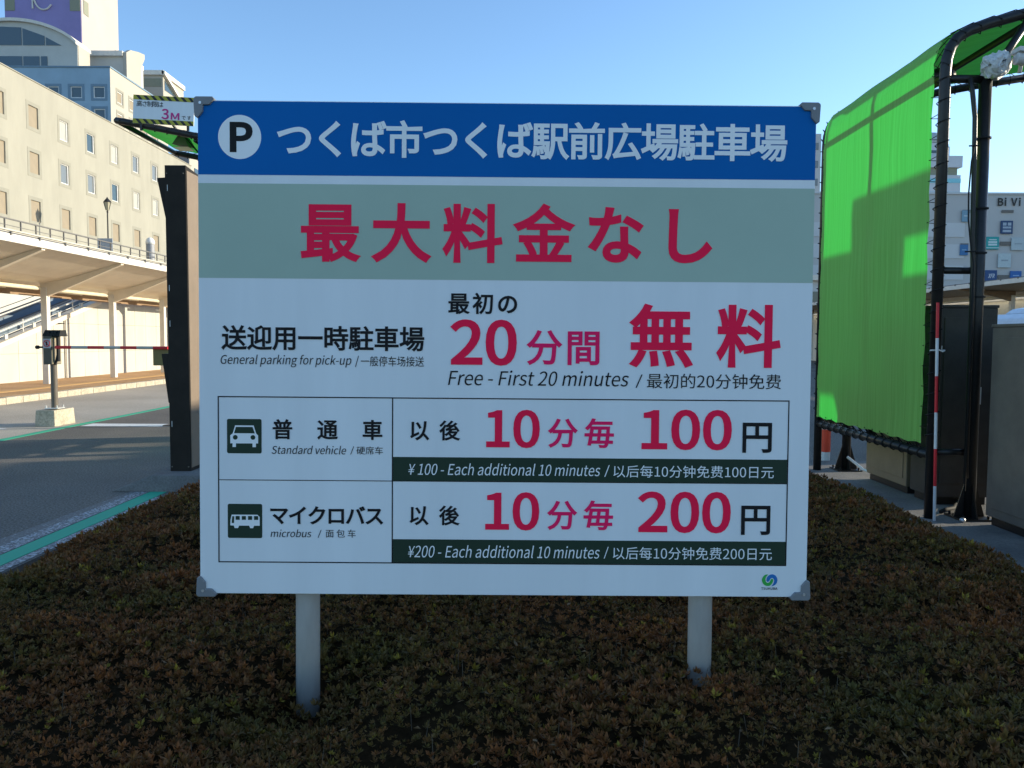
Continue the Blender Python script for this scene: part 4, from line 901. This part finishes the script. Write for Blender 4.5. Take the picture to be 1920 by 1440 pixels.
for a, b, c, d in ((74.4, 76.2, 21.0, 20.6), (74.4, 76.2, 16.3, 15.7), (74.2, 75.9, 11.3, 10.7), (68.5, 69.7, 21.0, 20.5), (68.4, 69.6, 16.0, 15.6)): mb.box(a, b, 119.85, 119.897, d, c)
mb.build("vent", vent2, t)
SG = [(74.3, 76.1, 17.45, 19.4, (.02, .06, .15), (.35, .42, .5)), (72.2, 74.1, 15.1, 17.0, (.02, .33, .33), (.55, .68, .68)), (76.0, 78.0, 15.0, 16.9, (.42, .50, .53), (.30, .36, .4)), (74.1, 76.0, 12.4, 14.5, (.45, .54, .56), (.28, .34, .38)),
      (72.2, 74.0, 10.1, 12.0, (.02, .07, .20), (.60, .64, .70)), (76.0, 77.7, 10.5, 11.9, (.02, .12, .38), (.25, .4, .6)), (68.4, 69.5, 19.2, 20.9, (.18, .32, .42), (.45, .55, .6)), (68.3, 69.5, 14.2, 15.8, (.04, .16, .36), (.2, .35, .5))]
for i, (a, b, c, d, c1, c2) in enumerate(SG):
    mb = MB(); mb.box(a, b, 119.7, 119.85, c, d); p = mb.build("sign_panel", M("sign_face", c1, .5), t, bevel=.03)
    mb = MB(); w_, h_ = b - a, d - c
    if i == 4: text_into(mb, P120, "XFR", a + .25 * w_, a + .8 * w_, c + .38 * h_, c + .72 * h_, 'f', .02, .25, .31)
    elif i == 0:
        for u0, u1, v0, v1 in ((.15, .45, .62, .85), (.55, .85, .62, .85), (.15, .85, .4, .55), (.15, .85, .12, .3)): mb.flat([(a + u0 * w_, c + v0 * h_), (a + u1 * w_, c + v0 * h_), (a + u1 * w_, c + v1 * h_), (a + u0 * w_, c + v1 * h_)], P120, .31)
    elif i == 1:
        for u0, u1, v0, v1 in ((.2, .8, .72, .8), (.15, .85, .5, .65), (.15, .85, .3, .45), (.0, 1, .1, .16)): mb.flat([(a + u0 * w_, c + v0 * h_), (a + u1 * w_, c + v0 * h_), (a + u1 * w_, c + v1 * h_), (a + u0 * w_, c + v1 * h_)], P120, .31)
    else: mb.flat([(a + .22 * w_, c + .46 * h_), (a + .78 * w_, c + .46 * h_), (a + .78 * w_, c + .56 * h_), (a + .22 * w_, c + .56 * h_)], P120, .31)
    mb.build("sign_mark", M("sign_mark", c2, .5), p, off=tuple(t.location), fix=False); p_ = None
t.location += Vector((-1.0, 0, .15))
t = thing("domed_tower", (92, 175, 0), "pale tower with cyan stripes and a small grey dome beyond the screen posts", "building")
pale_t = M("pale_grey_tower", (0.50, 0.54, 0.58), .7, var=.05, scale=.3); cyan_m = M("cyan_stripe", (0.22, 0.55, 0.64), .5)
mb = MB(); mb.box(80, 96.8, 170, 182, 0, 37.0); mb.build("wall", pale_t, t)
mb = MB(); mb.box(80, 96.2, 170.3, 182, 37.0, 38.6); mb.build("open_storey", vent_m, t)
mb = MB(); mb.box(80, 97.0, 169.8, 182.2, 38.6, 41.0); mb.build("parapet", pale_t, t)
mb = MB(); mb.box(83, 94.8, 171, 179, 41.0, 43.2); mb.build("plant_room", pale_t, t)
mb = MB(); mb.box(90, 93.0, 170.93, 170.999, 41.8, 42.4); mb.build("window", pane_d, t)
mb = MB(); mb.box(90.5, 94.0, 171.2, 175, 43.2, 44.0); mb.build("neck", pale_t, t)
for k in range(1): mb = MB(); mb.lathe([(2.55, 0), (2.45, .6), (2.0, 1.6), (1.2, 2.4), (.1, 2.7)], 24, (92.3, 173.6, 44.1)); mb.build("dome", M("grey_dome", (.40, .44, .44), .5), t, smooth=True)
for z in (35.8, 33.0): mb = MB(); mb.box(80, 96.81, 169.9, 169.999, z - .45, z + .45); mb.build("stripe", cyan_m, t)
t.location += Vector((-1.7, 0, -.35))
t = thing("office_tower", (50, 158, 0), "tall pale office tower in the narrow gap between the sign and the green screen", "building")
mb = MB(); mb.box(38, 59.2, 150, 168, 0, 40); mb.build("wall", M("pale_office_panel", (.46, .46, .45), .7, var=.05), t)
for k in range(11):
    z = 4 + 3.3 * k; mb = MB(); mb.box(38.5, 58.7, 149.9, 149.998, z, z + 1.3); mb.build("window_band", pane_m, t)
mb = MB(); mb.lathe([(4, 0), (4, 2.2), (3.2, 3), (.5, 3.4)], 20, (55, 156, 40)); mb.build("roof_tank", pale_t, t); t.location.x -= 1.6

# wall behind the right walkway
t = thing("walkway_wall", (22.2, 38, 0), "plain cream wall behind the right hand covered walkway", "wall")
mb = MB(); mb.box(22.1, 22.4, 14, 70, 0, 3.3); mb.build("wall", M("pale_cream_wall", (.80, .74, .60), .8, var=.06), t)
mb = MB(); mb.box(22.04, 22.45, 14, 70, 3.302, 3.4); mb.build("coping", canopy_white, t)

# parked van beyond the cabinets
t = thing("parked_van", (14.3, 19.8, 0), "pale blue white van with a raised roof parked behind the gate cabinets", "van")
van_p = M("pale_van_paint", (0.55, 0.62, 0.68), .3, spec=.6); mb = MB()
prof = [(11.85, .35), (11.8, .95), (12.0, 1.2), (12.35, 2.05), (12.6, 2.18), (16.4, 2.2), (16.55, 2.1), (16.6, .35)]
mb.prism(prof, lambda u, v, d: (u, 18.95 + d, v), 0, 1.75); mb.build("body", van_p, t, bevel=.05)
mb = MB(); mb.prism([(12.75, 2.19), (12.95, 2.32), (13.3, 2.38), (16.0, 2.38), (16.3, 2.2)], lambda u, v, d: (u, 19.1 + d, v), 0, 1.45); mb.build("raised_roof", van_p, t, bevel=.04)
mb = MB()
for a, b in ((13.4, 14.4), (14.5, 15.4), (15.5, 16.3)): mb.box(a, b, 18.935, 18.949, 1.25, 1.95)
mb.prism([(12.35, 1.25), (12.62, 1.95), (13.3, 1.95), (13.3, 1.25)], lambda u, v, d: (u, 18.935 + d, v), 0, .014); mb.build("side_window", pane_d, t)
for x in (12.7, 15.6):
    for y in (18.93, 20.5):
        mb = MB(); mb.tube([(x, y, .33), (x, y + .2, .33)], .33, 24); wl = mb.build("wheel", M("tyre_rubber", (.02, .02, .02), .85), t)
        mb = MB(); mb.tube([(x, y - .008, .33), (x, y + .05, .33)], .19, 18); mb.build("rim", alu, wl, off=tuple(t.location))

# ------------------------------------------------------------------ exit barrier on the left road
t = thing("barrier_gate", (-7.65, 13.2, 0), "grey exit barrier machine on a concrete block with a red and white arm", "barrier")
mb = MB(); mb.hexa([(-7.9, 13.0, 0), (-7.56, 13.0, 0), (-7.56, 13.62, 0), (-7.9, 13.62, 0)], [(-7.885, 13.015, .27), (-7.575, 13.015, .27), (-7.575, 13.605, .27), (-7.885, 13.605, .27)]); blk = mb.build("concrete_block", mt_kerb, t, bevel=.012)
mb = MB(); mb.tube([(-7.67, 13.2, .29), (-7.67, 13.2, 1.03)], .052, 16)
mb.build("pole", M("brown_grey_post", (.14, .115, .09), .5, var=.2), t)
mb = MB(); mb.box(-7.78, -7.56, 13.09, 13.31, .29, .305)
for a in (-.09, .09):
    for b in (-.09, .09): mb.tube([(-7.67 + a, 13.2 + b, .305), (-7.67 + a, 13.2 + b, .345)], .012, 6)
mb.build("foot_plate", steel, t)
mb = MB(); mb.box(-7.755, -7.62, 13.06, 13.34, 1.03, 1.50); bx = mb.build("housing", M("olive_grey_housing", (.075, .07, .055), .5, var=.15), t, bevel=.006)
mb = MB(); mb.box(-7.6195, -7.613, 13.07, 13.33, 1.04, 1.49); mb.build("side_cover", M("pale_side_cover", (.30, .25, .17), .5), t)
mb = MB(); mb.box(-7.75, -7.626, 13.052, 13.0595, 1.30, 1.455); mb.build("notice", M("grey_notice", (.42, .42, .45), .5), bx, off=tuple(t.location))
mb = MB(); mb.tube([(-7.688 + .052 * math.cos(a), 13.05, 1.378 + .052 * math.sin(a)) for a in np.linspace(0, 6.283, 20)], .006, 5); mb.tube([(-7.688 - .037, 13.05, 1.378 + .037), (-7.688 + .037, 13.05, 1.378 - .037)], .005, 5); mb.build("prohibition_ring", red_gloss, bx, off=tuple(t.location))
mb = MB(); mb.box(-7.70, -7.682, 13.046, 13.0518, 1.345, 1.41); mb.build("figure_mark", black_print, bx, off=tuple(t.location))
mb = MB()
for k in range(5):
    x = -7.765 + .058 * k; mb.hexa([(x, 13.06, 1.5), (x + .05, 13.06, 1.5), (x + .05, 13.3, 1.5), (x, 13.3, 1.5)], [(x + (.0 if k % 2 else .025), 13.1, 1.60), (x + .05, 13.1, 1.60), (x + .05, 13.26, 1.60), (x + (.0 if k % 2 else .025), 13.26, 1.60)])
mb.box(-7.76, -7.49, 13.07, 13.29, 1.495, 1.54); mb.build("top_cushion", rope_black, t)
mb = MB(); mb.box(-7.56, -7.53, 13.1, 13.16, 1.08, 1.52); mb.hexa([(-7.61, 13.11, 1.02), (-7.59, 13.11, 1.02), (-7.59, 13.15, 1.02), (-7.61, 13.15, 1.02)], [(-7.56, 13.11, 1.22), (-7.53, 13.11, 1.22), (-7.53, 13.15, 1.22), (-7.56, 13.15, 1.22)]); mb.build("arm_bracket", rope_black, t)
mb = MB(); x = -7.56; i = 0
while x < -5.72:
    mb.cur = i % 2; nx2 = min(x + .27, -5.7); mb.tube([(x, 13.08, 1.315), (nx2, 13.08, 1.315)], .026, 12); x = nx2; i += 1
mb.build("arm", [red_gloss, M("grey_white_band", (.42, .41, .39), .45)], t)
mb = MB(); mb.tube([(-7.86, 13.08, 1.315), (-7.77, 13.08, 1.315)], .016, 8); mb.lathe([(.02, -.03), (.035, -.015), (.035, .015), (.02, .03)], 10, (-7.86, 13.08, 1.315)); mb.build("counterweight", rope_black, t); t.location.z -= .0
t = thing("arm_rest_box", (-5.8, 13.2, 0), "olive box on a stem holding the tip of the red and white barrier arm", "barrier rest")
mb = MB(); mb.box(-5.97, -5.62, 13.12, 13.42, 1.02, 1.33); mb.build("box", M("olive_paint", (.20, .15, .05), .5), t, bevel=.006)
mb = MB(); mb.tube([(-5.70, 13.27, 0), (-5.70, 13.27, 1.02)], .05, 14); mb.build("stem", black_pipe, t)
mb = MB(); mb.box(-5.84, -5.56, 13.13, 13.41, 0.001, .02); mb.build("foot_plate", black_pipe, t)

# low station hall across the far end of the road, seen in the gap beside the sign
t = thing("station_hall", (6, 98, 0), "low grey station hall with dark window strips in the gap right of the sign", "building")
mb = MB(); mb.box(-26, 38.0, 95, 104, 0, 8.6); mb.build("wall", grey_lt, t)
mb = MB(); mb.box(-26.8, 38.6, 94.2, 104.5, 8.602, 9.2); mb.build("roof", canopy_white, t)
for z in (1.0, 4.9):
    x = -25.0
    while x < 36: mb = MB(); mb.box(x, x + 4.6, 94.9, 94.998, z, z + 2.4); mb.build("window", pane_d, t); x += 5.4

# ------------------------------------------------------------------ unseen building added beyond the right lane to shade the near ground
t = thing("unseen_shade_caster", (13.5, 9, 0), "unseen low building added beyond the right lane to cast shade, openings shaped for sun patches", "building")
mb = MB(); [mb.box(12.0, 12.25, *q) for q in ((1.0, 8.7, 3.36, 4.95), (8.7, 9.2, 3.36, 4.12), (8.7, 9.2, 4.5, 4.95), (9.2, 10.2, 3.36, 4.95))]; [mb.box(12.0, 12.25, a, b, 3.36, h) for a, b, h in ((10.2, 13.3, 4.45), (13.3, 14.1, 4.3), (14.1, 14.9, 4.05), (14.9, 15.25, 4.5), (15.25, 15.75, 4.02), (15.75, 16.3, 4.5))]; mb.build("fascia", grey_fac, t)  # stepped top and gap shaped to cast sunlit tongues and a spot
mb = MB(); mb.box(12.26, 15.0, 1.0, 16.3, 3.7, 3.9); mb.build("roof", grey_fac, t)
mb = MB()
for a, b, c, d in ((1.0, 8.0, 0, 3.35), (8.0, 9.35, 0, .9), (8.0, 9.35, 2.5, 3.35), (9.35, 10.2, 0, 3.35), (11.35, 16.3, 0, 3.35)): mb.box(12.0, 12.25, a, b, c, d)
mb.prism([(10.2, 2.5), (10.2, 3.36), (10.8, 3.36)], lambda u, v, d: (12.0 + d, u, v), 0, .25); mb.build("wall", grey_fac, t)  # openings and wedge let sun patches onto the sheet and the island
for a, b in ((2.0, 4.0), (5.0, 7.0), (12.4, 14.6)): mb = MB(); mb.box(11.96, 11.998, a, b, 1.0, 2.4); mb.build("window", pane_d, t)
